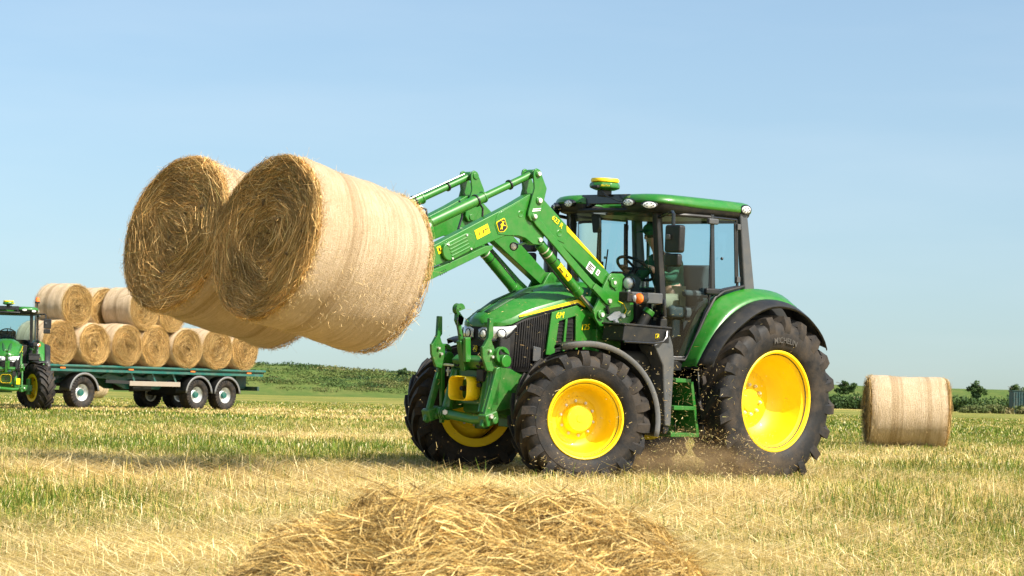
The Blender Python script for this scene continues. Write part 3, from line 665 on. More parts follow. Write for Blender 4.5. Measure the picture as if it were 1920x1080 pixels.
    MB().prism([(.28, 1.72), (.12, 1.74), (.03, 2.17), (.08, 2.22), (.18, 2.20), (.25, 1.95)], 'y', -.24, .24).build('seat_back', 'seat', seat, bev=.05, seg=3)
    MB().box((.38, .32, 1.90), (.40, .08, .07)).box((.38, -.32, 1.90), (.44, .12, .10)).build('arm_rest', 'seat', seat, bev=.03, seg=3)
    MB().box((.40, 0, 1.42), (.40, .42, .44)).build('seat_base', 'interior', seat, bev=.03)
    cons = MB().prism([(1.30, 1.22), (1.12, 1.22), (1.10, 1.75), (1.02, 2.02), (1.18, 2.10), (1.32, 1.90)], 'y', -.16, .16).build('steering_console', 'interior', T, bev=.03)
    ax_ = Vector((-.55, 0, .83)).normalized()
    MB().lathe([(.205 + .016 * math.cos(t_), .016 * math.sin(t_)) for t_ in np.linspace(0, 2 * math.pi, 9)[:-1]], (.98, 0, 2.13), ax_, 40, closed=True).cyl((.98, 0, 2.13), Vector((.98, 0, 2.13)) - ax_ * .12, .03, n=10).beam((.98, -.2, 2.13), (.98, .2, 2.13), .02, .03).cyl((.98, 0, 2.13), (1.145, 0, 2.24), .014, n=8).build('steering_wheel', 'black_plastic', cons)
    MB().box((1.18, -.34, 2.12), (.04, .10, .14)).tube([(1.30, -.40, 1.95), (1.22, -.36, 2.10)], .012, 6).box((1.10, .12, 2.22), (.03, .05, .03)).build('display', 'interior', cons, bev=.006)
    MB().box((1.25, -.33, 2.58), (.03, .12, .19), Matrix.Rotation(rad(10), 3, 'Y')).build('sun_visor', 'interior', T, bev=.012)
    # tool box, column, steps
    tb = MB().prism([(1.985, 1.375), (1.335, 1.36), (1.325, 1.515), (1.965, 1.535)], 'y', .60, .90).build('tool_box', 'black_plastic', T, bev=.012)
    MB().prism([(1.99, 1.53), (1.315, 1.512), (1.315, 1.535), (1.985, 1.553)], 'y', .59, .91).build('box_lid', 'black_plastic', tb, bev=.008)
    MB().tube([(1.39, .912, 1.49), (1.42, .935, 1.43), (1.47, .94, 1.385), (1.60, .94, 1.365), (2.0, .935, 1.37)], .012, 8).build('box_handle', 'black_gloss', tb)
    emblem((1.515, .905, 1.435), (-1, 0, 0), (0, 0, 1), .052, tb)
    MB().cyl((1.50, .62, 1.50), (1.42, .66, 1.66), .05, n=16).build('filler_neck', 'black_plastic', T); MB().cyl((1.425, .655, 1.655), (1.40, .67, 1.70), .062, n=10).build('filler_cap', 'green', T, bev=.008)
    MB().prism([(1.545, 1.345), (1.36, 1.47), (1.33, 1.46), (1.278, 1.356), (1.25, 1.2), (1.262, .543), (1.343, .548), (1.41, 1.15)], 'y', .66, .90).build('side_column', 'grey_plastic', T, bev=.018, seg=3)
    MB().box((1.305, .78, .52), (.075, .2, .10)).build('column_foot', 'black_plastic', T, bev=.008)
    MB().prism(part_arc((1.75, 1.2), .28, -80, 0, 8) + part_arc((1.75, 1.2), .22, 0, -80, 8), 'y', .60, .74).build('tank_guard', 'grey_plastic', T, bev=.01)
    stp = MB().prism([(1.03, 1.0), (.99, 1.0), (.868, .455), (.905, .455)], 'y', .63, .92).build('step_stringer', 'green_cast', T, bev=.006)
    MB().prism([(1.26, 1.10), (1.02, 1.06), (.90, .46), (1.28, .47)], 'y', .60, .615).build('step_back', 'green_cast', stp)
    MB().prism([(1.285, .50), (1.262, .50), (1.262, .455), (1.285, .455)], 'y', .63, .92).build('step_cheek', 'green_cast', stp)
    for x0, x1, z in ((1.25, 1.03, 1.03), (1.26, .965, .755), (1.285, .88, .485)):
        MB().prism([(x0, z), (x1, z - .004), (x1, z - .045), (x0, z - .045)], 'y', .64, .93).build('step', 'green_cast', stp, bev=.008)
    MB().prism([(1.25, .70), (1.04, .70), (1.02, .57), (1.27, .57)], 'y', .617, .66).build('battery_cover', 'black_plastic', stp, bev=.01)
    MB().box((1.14, .665, .655), (.05, .006, .03)).build('warning_label', 'green', stp); MB().box((1.14, .665, .62), (.05, .006, .03)).box((1.21, .665, .62), (.05, .006, .025)).build('warning_label', 'white', stp)
    MB().tube([(.87, .86, 1.10), (.86, .90, .80), (.80, .92, .45)], .010, 6).build('mud_flap_rod', 'grey_plastic', T)
    # far side exhaust
    MB().cyl((1.50, -.72, 1.35), (1.50, -.72, 2.20), .085, n=20).cyl((1.50, -.72, 2.2), (1.50, -.72, 2.62), .055, n=16).tube([(1.50, -.72, 2.60), (1.49, -.73, 2.68), (1.44, -.76, 2.74)], .055, 12).build('exhaust', 'black_gloss', T, bev=.01)
    # --- front linkage
    lk = MB().box((3.08, 0, .86), (.10, .62, .34)).prism([(2.7, .70), (3.12, .62), (3.14, 1.05), (3.05, 1.10), (2.7, 1.0)], 'y', .28, .31).prism([(2.7, .70), (3.12, .62), (3.14, 1.05), (3.05, 1.10), (2.7, 1.0)], 'y', -.31, -.28).build('linkage_frame', 'green_cast', T, bev=.012)
    MB().prism([(3.02, 1.02), (3.20, 1.04), (3.24, 1.12), (3.18, 1.17), (3.02, 1.15)], 'y', -.20, .26).build('linkage_head', 'green_cast', lk, bev=.02)
    for y in (-.13, -.03, .20): MB().lathe([(.040, 0), (.040, .012), (.024, .012), (.024, 0)], (3.205, y, 1.085), (.93, 0, .3), 20, closed=True).build('linkage_bush', 'chassis', lk)
    for s_ in (1, -1):
        y = .385 * s_
        MB().prism([(3.285, 1.53), (3.262, 1.54), (3.225, 1.525), (3.215, 1.36), (3.232, 1.33), (3.255, 1.29), (3.29, 1.34)] if False else [(3.282, 1.535), (3.232, 1.535), (3.222, 1.36), (3.245, 1.33), (3.22, 1.27), (3.30, 1.24), (3.345, 1.25), (3.285, 1.35)], 'y', y - .020, y + .020).build('linkage_stay', 'green_cast', lk, bev=.008)
        MB().prism([(3.355, 1.26), (3.215, 1.28), (3.175, 1.20), (3.16, 1.07), (3.21, 1.02), (3.28, 1.03), (3.345, 1.16)], 'y', y - .018, y + .018).build('linkage_cheek', 'green_cast', lk, bev=.01)
        for px_, pz in ((3.27, 1.22), (3.235, 1.165)): MB().cyl((px_, y - .04, pz), (px_, y + .045, pz), .013, n=10).build('linkage_bolt', 'zinc', lk)
        # lower link arm with claw
        yl = .43 * s_
        MB().prism([(3.155, 1.08), (3.205, 1.06), (3.36, .50), (3.305, .48), (3.14, 1.0)], 'y', yl - .022, yl + .022).build('lower_link', 'green_cast', lk, bev=.012)
        claw = part_arc((3.135, 1.185), .082, -70, 175, 14) + part_arc((3.150, 1.205), .040, 160, -40, 10) + [(3.16, 1.10)]
        MB().prism(claw, 'y', yl - .024, yl + .024).build('link_claw', 'green', lk, bev=.012)
        MB().cyl((3.11, yl - .05, 1.13), (3.11, yl + .055, 1.13), .062, n=20).build('claw_disc', 'green', lk, bev=.01)
        MB().box((3.26, yl, .575), (.16, .12, .12), Matrix.Rotation(rad(18), 3, 'Y')).cyl((3.25, yl - .09, .56), (3.25, yl + .10, .56), .035, n=14).build('link_joint', 'green_cast', lk, bev=.015)
        MB().cyl((3.29, yl + .02 * s_, .60), (3.29, yl + .085 * s_, .60), .022, n=6).build('linkage_bolt', 'zinc', lk)
        MB().cyl((3.12, .25 * s_, 1.02), (3.20, .27 * s_, .62), .052, n=20).cyl((3.20, .27 * s_, .64), (3.22, .275 * s_, .54), .028, n=12).build('link_cylinder', 'green', lk, bev=.006)
    MB().prism([(3.205, 1.24), (3.165, 1.24), (3.125, .49), (3.165, .485)], 'y', -.425, -.385).build('linkage_bar', 'green', lk, bev=.006)
    MB().tube([(3.22, -.36, .60), (3.25, -.2, .585), (3.25, .2, .555), (3.24, .38, .57)], .046, 14).build('cross_tube', 'green', lk)
    for y in (-.27, -.24, -.21): MB().lathe([(.05, 0), (.066, 0), (.066, .016), (.05, .016)], (3.245, y, .588), (0, 1, 0), 20, closed=True).build('tube_ring', 'green_cast', lk)
    MB().cyl((3.29, -.18, .60), (3.31, -.165, .602), .026, n=6).build('linkage_bolt', 'zinc', lk)
    MB().cyl((3.10, -.42, 1.0), (3.10, -.18, 1.0), .014, n=10).cyl((3.19, -.36, 1.06), (3.19, -.20, 1.06), .012, n=10).cyl((3.15, -.34, .95), (3.15, -.34, 1.04), .010, n=8).build('pin_rod', 'zinc', lk)
    # power take-off guard: rounded open tube
    def rr(k, x, dz=0): return [(x, a, b_) for a, b_ in rrect(0, .845 + dz, .285 * k, .235 * k, .062 * k, 6)]
    pto = MB().grid([rr(.90, 3.12), rr(1.0, 3.17), rr(1.0, 3.30), rr(.965, 3.305), rr(.93, 3.295), rr(.92, 3.17)], closed=True).build('power_shaft_guard', 'yellow', lk, smooth=50)
    MB().box((3.10, 0, .845), (.04, .24, .2)).cyl((3.08, 0, .845), (3.21, 0, .845), .030, n=14).cyl((3.20, 0, .845), (3.26, 0, .845), .024, n=6).build('power_shaft', 'chassis', lk)
    # top link with hook
    tl = MB().beam((3.215, 0, 1.02), (3.29, 0, 1.31), .07, .075).cyl((3.285, 0, 1.29), (3.325, 0, 1.46), .024, n=12).build('top_link', 'green_cast', lk, bev=.01)
    hk = part_arc((3.335, 1.615), .058, -60, 190, 14) + part_arc((3.350, 1.605), .030, 175, -30, 8) + [(3.372, 1.575), (3.352, 1.49), (3.318, 1.455), (3.285, 1.47)]
    hk = [(3.335 + .052 * math.cos(rad(a)), 1.610 + .052 * math.sin(rad(a))) for a in range(-70, 171, 20)] + [(3.30 + .075, 1.585), (3.362, 1.600)] + [(3.343 + .024 * math.cos(rad(a)), 1.598 + .024 * math.sin(rad(a))) for a in range(150, -91, -30)] + [(3.362, 1.56), (3.368, 1.50), (3.340, 1.45), (3.30, 1.46), (3.285, 1.53)]
    MB().prism(hk, 'y', -.030, .030).build('top_hook', 'green_cast', lk, bev=.008)
    MB().tube([(3.37, .035, 1.53), (3.385, .04, 1.45), (3.36, .04, 1.38), (3.32, .04, 1.35)], .006, 6).build('hook_cable', 'black_gloss', lk)
    MB().beam((3.25, .06, 1.10), (3.27, .06, 1.34), .05, .07).build('link_latch', 'green', lk, bev=.01)
    MB().tube([(3.16, .24, 1.12), (3.22, .27, 1.13), (3.25, .28, 1.09)], .035, 10).box((3.17, .22, .98), (.10, .10, .12)).box((3.19, .20, .885), (.05, .06, .04)).build('hydraulic_coupling', 'black_plastic', lk, bev=.012)
    MB().ball((3.02, -.28, 1.30), (.07, .05, .035)).build('grille_bumper', 'black_plastic', lk)
    MB().box((3.10, .17, .665), (.02, .035, .035)).build('plug_cap', 'yellow', lk, bev=.005)
    return T
tractor = make_tractor()
tractor.matrix_world = TM
tag(tractor, 'large green tractor with yellow rims and enclosed cab carrying the raised loader', 'tractor', 'green tractors in the field')
# ------------------------------------------------------------------ front loader (same frame as the tractor)
LD = empty('front_loader', TM)
tag(LD, 'green front loader arms raised over the hood, holding the two bales', 'loader')
boom = [(1.80, 2.005), (1.905, 2.085), (2.45, 2.482), (2.775, 2.720), (2.86, 2.765), (2.965, 2.740), (3.17, 2.63), (4.132, 2.169), (4.60, 1.945), (4.66, 1.86), (4.60, 1.76), (4.16, 1.962), (3.986, 2.024), (3.497, 2.224), (3.225, 2.327),
        (3.07, 2.335), (2.98, 2.318), (2.88, 2.265), (2.80, 2.262), (2.745, 2.325), (2.72, 2.385), (2.613, 2.344), (1.915, 1.914), (1.82, 1.895), (1.77, 1.945)]
crank = [(2.935, 2.985), (2.905, 3.0), (2.862, 2.985), (2.845, 2.95), (2.765, 2.815), (2.785, 2.729), (2.822, 2.595), (2.865, 2.505), (2.91, 2.482), (2.955, 2.49), (2.992, 2.535), (2.988, 2.585), (2.946, 2.728), (2.925, 2.807), (2.942, 2.90), (2.945, 2.955)]
brk = [(1.88, 2.02), (1.855, 2.04), (1.70, 2.045), (1.66, 2.015), (1.652, 1.873), (1.525, 1.755), (1.513, 1.60), (1.683, 1.448), (1.78, 1.405), (1.85, 1.41), (1.923, 1.45), (2.05, 1.585), (2.072, 1.659), (2.016, 1.748), (1.955, 1.901)]
for s_ in (1, -1):
    def Y(a, b): return (a * s_, b * s_)
    ys_ = lambda a, b: dict(lo=min(a * s_, b * s_), hi=max(a * s_, b * s_))
    bo = MB().prism(boom, 'y', **ys_(.415, .52)).build('loader_arm', 'green', LD, bev=.008)
    MB().prism([(3.36, 2.50), (3.375, 2.42), (3.33, 2.335), (3.225, 2.332), (3.07, 2.339), (2.98, 2.322), (2.88, 2.269), (2.80, 2.268), (2.73, 2.385), (2.58, 2.33), (2.47, 2.30), (2.44, 2.40), (2.46, 2.47), (2.775, 2.705), (2.86, 2.75), (2.965, 2.728), (3.17, 2.618), (3.33, 2.54)], 'y', **ys_(.52, .526)).build('knee_plate', 'green', bo, bev=.003)
    MB().prism([(3.383, 2.225), (3.402, 2.181), (4.166, 1.845), (4.5, 1.70), (4.5, 1.80), (4.158, 1.938), (3.984, 2.003), (3.482, 2.212)], 'y', **ys_(.43, .532)).build('arm_guard', 'green', bo, bev=.006)
    for i in range(8):
        px_ = 4.03 - (i % 4) * .022 - (i // 4) * .01; pz = 1.932 + (i % 4) * .0105 - (i // 4) * .022
        MB().cyl((px_, .530 * s_, pz), (px_, .5335 * s_, pz), .006, n=8).build('guard_hole', 'sticker_black', bo)
    # ribbed oval cover
    d = Vector((-.27, .125)); d.normalize(); n2 = Vector((-d.y, d.x)); A = Vector((3.935, 2.135)); B = Vector((3.715, 2.238)); r = .090
    ang = math.degrees(math.atan2(d.y, d.x))
    oval = part_arc(B, r, ang - 90, ang + 90, 10) + part_arc(A, r, ang + 90, ang + 270, 10)
    MB().prism(oval, 'y', **ys_(.52, .556)).build('cover_plate', 'green', bo, bev=.014, seg=3)
    for k in (-.048, -.016, .016, .048):
        a3 = A + n2 * k; b3 = B + n2 * k
        MB().beam((a3.x, .556 * s_, a3.y), (b3.x, .556 * s_, b3.y), .014, .018).build('cover_rib', 'green', bo, bev=.006)
    for a, b_ in ((A + n2 * .07, 1), (A - n2 * .07, 1), (B + n2 * .07, 1), (B - n2 * .07, 1)):
        MB().cyl((a.x, .55 * s_, a.y), (a.x, .566 * s_, a.y), .010, n=8).build('cover_bolt', 'zinc', bo)
    # recesses
    for cx, cz in ((3.06, 2.545), (2.545, 2.395)):
        MB().lathe([(.028, 0), (.036, .003), (.030, .006), (.024, .004), (.0, .001)], (cx, .524 * s_, cz), (0, s_, 0), 20).build('arm_port', 'green', bo)
    # bell crank, two plates
    ck = MB().prism(crank, 'y', **ys_(.540, .562)).prism(crank, 'y', **ys_(.372, .394)).build('bell_crank', 'green', LD, bev=.008)
    for px_, pz, r_ in ((2.888, 2.945, .034), (2.862, 2.690, .040), (2.915, 2.532, .034)):
        MB().cyl((px_, .36 * s_, pz), (px_, .575 * s_, pz), r_, n=20).build('crank_boss', 'green', ck, bev=.006)
        MB().cyl((px_, .57 * s_, pz), (px_, .590 * s_, pz), r_ * .62, n=16).build('crank_pin', 'zinc', ck, bev=.004)
    MB().beam((2.94, .5635 * s_, 2.60), (2.835, .5635 * s_, 2.615), .004, .008).beam((2.945, .5635 * s_, 2.582), (2.84, .5635 * s_, 2.597), .004, .008).build('crank_mark', 'white', ck)
    # parallel bar
    MB().prism([(2.955, 2.53), (2.90, 2.565), (2.86, 2.54), (2.75, 2.448), (2.10, 1.955), (1.86, 1.80), (1.84, 1.76), (1.885, 1.715), (2.06, 1.835), (2.25, 1.965), (2.61, 2.248), (2.88, 2.45)], 'y', **ys_(.529, .556)).build('parallel_bar', 'green', LD, bev=.008)
    MB().prism([(2.12, 1.875), (2.08, 1.93), (1.875, 1.83), (1.83, 1.77), (1.87, 1.71), (1.94, 1.745)], 'y', **ys_(.566, .585)).build('bar_end', 'green', LD, bev=.005)
    MB().cyl((1.885, .57 * s_, 1.765), (1.885, .60 * s_, 1.765), .022, n=12).build('bar_pin', 'zinc', LD)
    # lift cylinder
    y = .468 * s_; p0 = Vector((2.795, y, 2.315)); p1 = Vector((1.94, y, 1.615)); dd = (p1 - p0).normalized()
    lc = MB().cyl(p0 + dd * .06, p0 + dd * .74, .053, n=24).cyl(p0 + dd * .70, p0 + dd * .78, .058, n=24).cyl(p0 + V(0, -.055, 0), p0 + V(0, .055, 0), .048, n=20).build('lift_cylinder', 'green', LD, bev=.006)
    MB().cyl(p0 + dd * .77, p1, .024, n=16).build('lift_rod', 'steel', lc)
    MB().cyl(p0 + V(0, -.075, 0), p0 + V(0, .075, 0), .022, n=14).build('lift_pin', 'zinc', lc)
    for q in (.14, .20): MB().cyl(p0 + dd * q, p0 + dd * (q + .012), .056, n=24).build('hose_clip', 'zinc', lc)
    MB().cyl(p0 + dd * .285, p0 + dd * .295, .0545, n=24).build('cylinder_ring', 'sticker_black', lc)
    sd3 = Vector((0, s_, 0)); nu = dd.cross(sd3).normalized()
    MB().tube([p0 + dd * .12 + nu * .06, p0 + dd * .35 + nu * .075, p0 + dd * .60 + nu * .07, p0 + dd * .72 + nu * .06], .009, 8).build('lift_hose', 'black_gloss', lc)
    # cylinder warning sticker wrapped on the outer face
    rows = []
    for q in np.linspace(.36, .56, 5):
        rows.append([p0 + dd * q + (sd3 * math.cos(a) + nu * math.sin(a)) * .0545 for a in np.linspace(-.75, .75, 7)])
    MB().grid(rows).build('warning_sticker', 'decal_yellow', lc)
    cpt = p0 + dd * .41 + sd3 * .0555
    flat('sticker_sign', [(-.035, -.028), (.035, -.028), (0, .036)], 'sticker_black', cpt, dd, sd3.cross(dd), lc); flat('sticker_sign', [(-.024, -.021), (.024, -.021), (0, .024)], 'decal_yellow', cpt + sd3 * .003, dd, sd3.cross(dd), lc)
    flat('sticker_sign', part_arc((0, 0), .020, 0, 360, 10)[:-1], 'sticker_black', p0 + dd * .50 + sd3 * .0555, dd, nu, lc); flat('sticker_sign', part_arc((0, 0), .013, 0, 360, 10)[:-1], 'decal_yellow', p0 + dd * .50 + sd3 * .0585, dd, nu, lc)
    # tilt cylinder
    q0 = Vector((2.888, y, 2.945)); q1 = Vector((4.19, y, 2.365)); dd = (q1 - q0).normalized()
    tc_ = MB().cyl(q0 + dd * .03, q0 + dd * .66, .036, n=20).cyl(q0 + dd * .645, q0 + dd * .67, .058, n=24).cyl(q0 + dd * .66, q0 + dd * 1.36, .052, n=24).cyl(q0 + V(0, -.05, 0), q0 + V(0, .05, 0), .045, n=18).build('tilt_cylinder', 'green', LD, bev=.005)
    MB().cyl(q1 + V(0, -.05, 0), q1 + V(0, .06, 0), .045, n=18).build('tilt_eye', 'green', tc_, bev=.006); MB().cyl(q1 + V(0, -.06, 0), q1 + V(0, .08, 0), .022, n=12).build('tilt_pin', 'zinc', tc_)
    if s_ < 0: MB().cyl(q0 + dd * .1 + V(0, .03, .055), q0 + dd * 1.25 + V(0, .03, .062), .006, n=8).build('pilot_line', 'steel', tc_)
    for q in (.30, .75): MB().cyl(q0 + dd * q, q0 + dd * (q + .014), .062 if q > .5 else .05, n=20).build('line_clip', 'black_gloss', tc_)
    MB().tube([q0 + dd * .70 + V(0, 0, -.05), q0 + dd * .62 + V(0, -.04 * s_, -.12), q0 + dd * .60 + V(0, -.06 * s_, -.28), q0 + dd * .70 + V(0, -.05 * s_, -.36)], .011, 8).build('tilt_hose', 'black_gloss', tc_)
    MB().tube([q0 + dd * .95 + V(0, -.03 * s_, .06), q0 + dd * .88 + V(0, -.08 * s_, .02), q0 + dd * .84 + V(0, -.10 * s_, -.12), q0 + dd * .92 + V(0, -.08 * s_, -.26)], .011, 8).build('tilt_hose', 'black_gloss', tc_)
    MB().prism([(4.25, 2.42), (4.15, 2.42), (4.12, 2.33), (4.45, 1.80), (4.62, 1.74), (4.68, 1.82), (4.56, 2.0)], 'y', **ys_(.40, .43)).prism([(4.25, 2.42), (4.15, 2.42), (4.12, 2.33), (4.22, 2.20), (4.36, 2.14)], 'y', **ys_(.50, .53)).build('tilt_lever', 'green', LD, bev=.008)
    # tower bracket
    bk = MB().prism(brk, 'y', **ys_(.528, .560)).prism([(x - .02, z) for x, z in brk], 'y', **ys_(.36, .39)).box((1.80, .40 * s_, 1.30), (.34, .22, .36)).box((1.80, .46 * s_, 1.50), (.2, .12, .12)).build('tower_bracket', 'green', LD, bev=.008)
    for px_, pz, r_ in ((1.822, 1.950, .055), (1.820, 1.470, .040), (1.614, 1.657, .040), (1.979, 1.625, .048)):
        MB().cyl((px_, .36 * s_, pz), (px_, .585 * s_, pz), r_, n=20).build('bracket_boss', 'green', bk, bev=.008)
    MB().prism(part_arc((1.822, 1.95), .085, 20, 250, 14), 'y', **ys_(.56, .572)).build('boss_cover', 'green', bk, bev=.006)
    MB().cyl((1.979, .58 * s_, 1.625), (1.979, .60 * s_, 1.625), .022, n=12).build('bracket_pin', 'zinc', bk); MB().cyl((1.822, .58 * s_, 1.95), (1.822, .592 * s_, 1.95), .018, n=12).build('bracket_pin', 'zinc', bk)
    MB().prism([(1.90, 1.60), (1.86, 1.57), (1.80, 1.575), (1.74, 1.60), (1.70, 1.64), (1.73, 1.67), (1.80, 1.66), (1.85, 1.63)], 'y', **ys_(.565, .580)).cyl((1.70, .57 * s_, 1.625), (1.70, .61 * s_, 1.625), .024, n=12).cyl((1.79, .57 * s_, 1.575), (1.79, .60 * s_, 1.575), .020, n=10).beam((1.775, .60 * s_, 1.57), (1.755, .60 * s_, 1.515), .012, .012).build('lock_lever', 'white', bk, bev=.003)
    MB().cyl((1.885, .58 * s_, 1.64), (1.925, .59 * s_, 1.71), .016, n=10).build('lock_grip', 'black_gloss', bk)
    MB().tube([(1.70, .61 * s_, 1.64), (1.66, .60 * s_, 1.68), (1.68, .58 * s_, 1.74), (1.75, .57 * s_, 1.77)], .004, 6).build('lock_cord', 'decal_yellow', bk)
    # stripe and lettering on the rear arm
    flat('arm_stripe', [(2.452, 2.476), (1.925, 2.097), (1.925, 2.086), (2.444, 2.420)], 'decal_yellow', (0, .5225 * s_, 0), (1, 0, 0), (0, 0, 1), bo)
    sl = Vector((-.84, 0, -.54)).normalized(); sn = Vector((-.54, 0, .84)) if False else Vector((-.54, 0, .84))
    if s_ > 0:
        text('arm_lettering', '623 R', 'decal_yellow', .070, (2.662, .5295, 2.530), (-.84, 0, -.55), (-.55, 0, .84), bo)
        flat('arm_label', [(0, 0), (.10, 0), (.10, -.085), (0, -.085)], 'white', (2.122, .5225, 2.145), (-.84, 0, -.55), (-.55, 0, .84), bo)
        for i in range(4): flat('label_print', [(.012, -.012 - i * .018), (.088 - (i % 2) * .03, -.012 - i * .018), (.088 - (i % 2) * .03, -.022 - i * .018), (.012, -.022 - i * .018)], 'sticker_black', (2.122, .5255, 2.145), (-.84, 0, -.55), (-.55, 0, .84), bo)
        flat('arm_label', [(0, 0), (.04, 0), (.04, -.055), (0, -.055)], 'white', (2.005, .5225, 2.073), (-.84, 0, -.55), (-.55, 0, .84), bo)
        flat('label_print', [(.012, -.012), (.028, -.012), (.022, -.045), (.012, -.045)], 'sticker_black', (2.005, .5255, 2.073), (-.84, 0, -.55), (-.55, 0, .84), bo)
        fd = Vector((-.90, 0, .43)).normalized(); fu = Vector((.43, 0, .90)).normalized()
        emblem((3.292, .530, 2.42), fd, fu, .115, bo)
        flat('warning_sticker', [(0, 0), (.175, 0), (.175, -.09), (0, -.09)], 'decal_yellow', (3.625, .5225, 2.350), fd, fu, bo)
        flat('sticker_sign', [(.03, -.065), (.055, -.03), (.06, -.035), (.045, -.065)], 'sticker_black', (3.625, .5255, 2.350), fd, fu, bo)
        flat('sticker_sign', [(.09, -.068), (.10, -.03), (.108, -.03), (.105, -.068)], 'sticker_black', (3.625, .5255, 2.350), fd, fu, bo)
        flat('sticker_sign', [(.12, -.035), (.16, -.035), (.16, -.045), (.12, -.045)], 'sticker_black', (3.625, .5255, 2.350), fd, fu, bo)
        flat('warning_sticker', [(0, 0), (.045, 0), (.045, -.07), (0, -.07)], 'decal_yellow', (4.075, .5225, 2.165), fd, fu, bo)
        flat('sticker_sign', [(.012, -.015), (.033, -.015), (.028, -.05), (.016, -.05)], 'sticker_black', (4.075, .5255, 2.165), fd, fu, bo)
        # small lamp under the knee and lamp on the tower
        lp = Vector((3.05, .44, 2.235)); ld = Vector((.9, .35, -.2)).normalized()
        lamp = MB().lathe([(0, -.045), (.03, -.04), (.042, 0), (.042, .012), (.036, .012), (.034, .0), (0, -.004)], lp, ld, 20).build('knee_lamp', 'black_gloss', LD)
        MB().lathe([(.034, .002), (.02, .01), (0, .012)], lp, ld, 16).build('lamp_lens', 'lens', lamp); MB().beam(lp - ld * .03, (2.86, .45, 2.30), .05, .02).build('lamp_arm', 'green', lamp)
    lp = Vector((1.66, .615 * s_, 1.955)); ld = Vector((1, .25 * s_, -.03)).normalized()
    lamp = MB().lathe([(0, -.06), (.045, -.055), (.068, -.01), (.070, .02), (.062, .022), (.060, .008)], lp, ld, 28).build('tower_lamp', 'black_gloss', LD)
    MB().lathe([(.061, .010), (.045, .022), (.02, .028), (0, .03)], lp, ld, 24).build('lamp_lens', 'lamp_bowl', lamp)
    MB().beam(lp - V(0, 0, .06), (1.66, .62 * s_, 1.83), .03, .02).build('lamp_arm', 'zinc', lamp)
MB().cyl((4.20, -.42, 2.05), (4.20, .42, 2.05), .06, n=20).build('cross_tube', 'green', LD)
# bale carriage and spikes
cr = MB()
for y in (-.47, .47): cr.prism([(4.60, 1.70), (4.72, 1.72), (4.86, 2.30), (4.76, 2.33), (4.62, 2.0)], 'y', y - .03, y + .03)
cr.beam((4.72, -.95, 1.66), (4.72, .95, 1.66), .10, .10).beam((4.85, -.75, 2.28), (4.85, .75, 2.28), .08, .08)
CR = cr.build('bale_carriage', 'green_cast', LD, bev=.008)
for y in (-.95, -.45, .45, .95): MB().cyl((4.74, y, 1.66), (5.85, y, 1.89), .024, .006, n=10).build('bale_spike', 'chassis', CR)

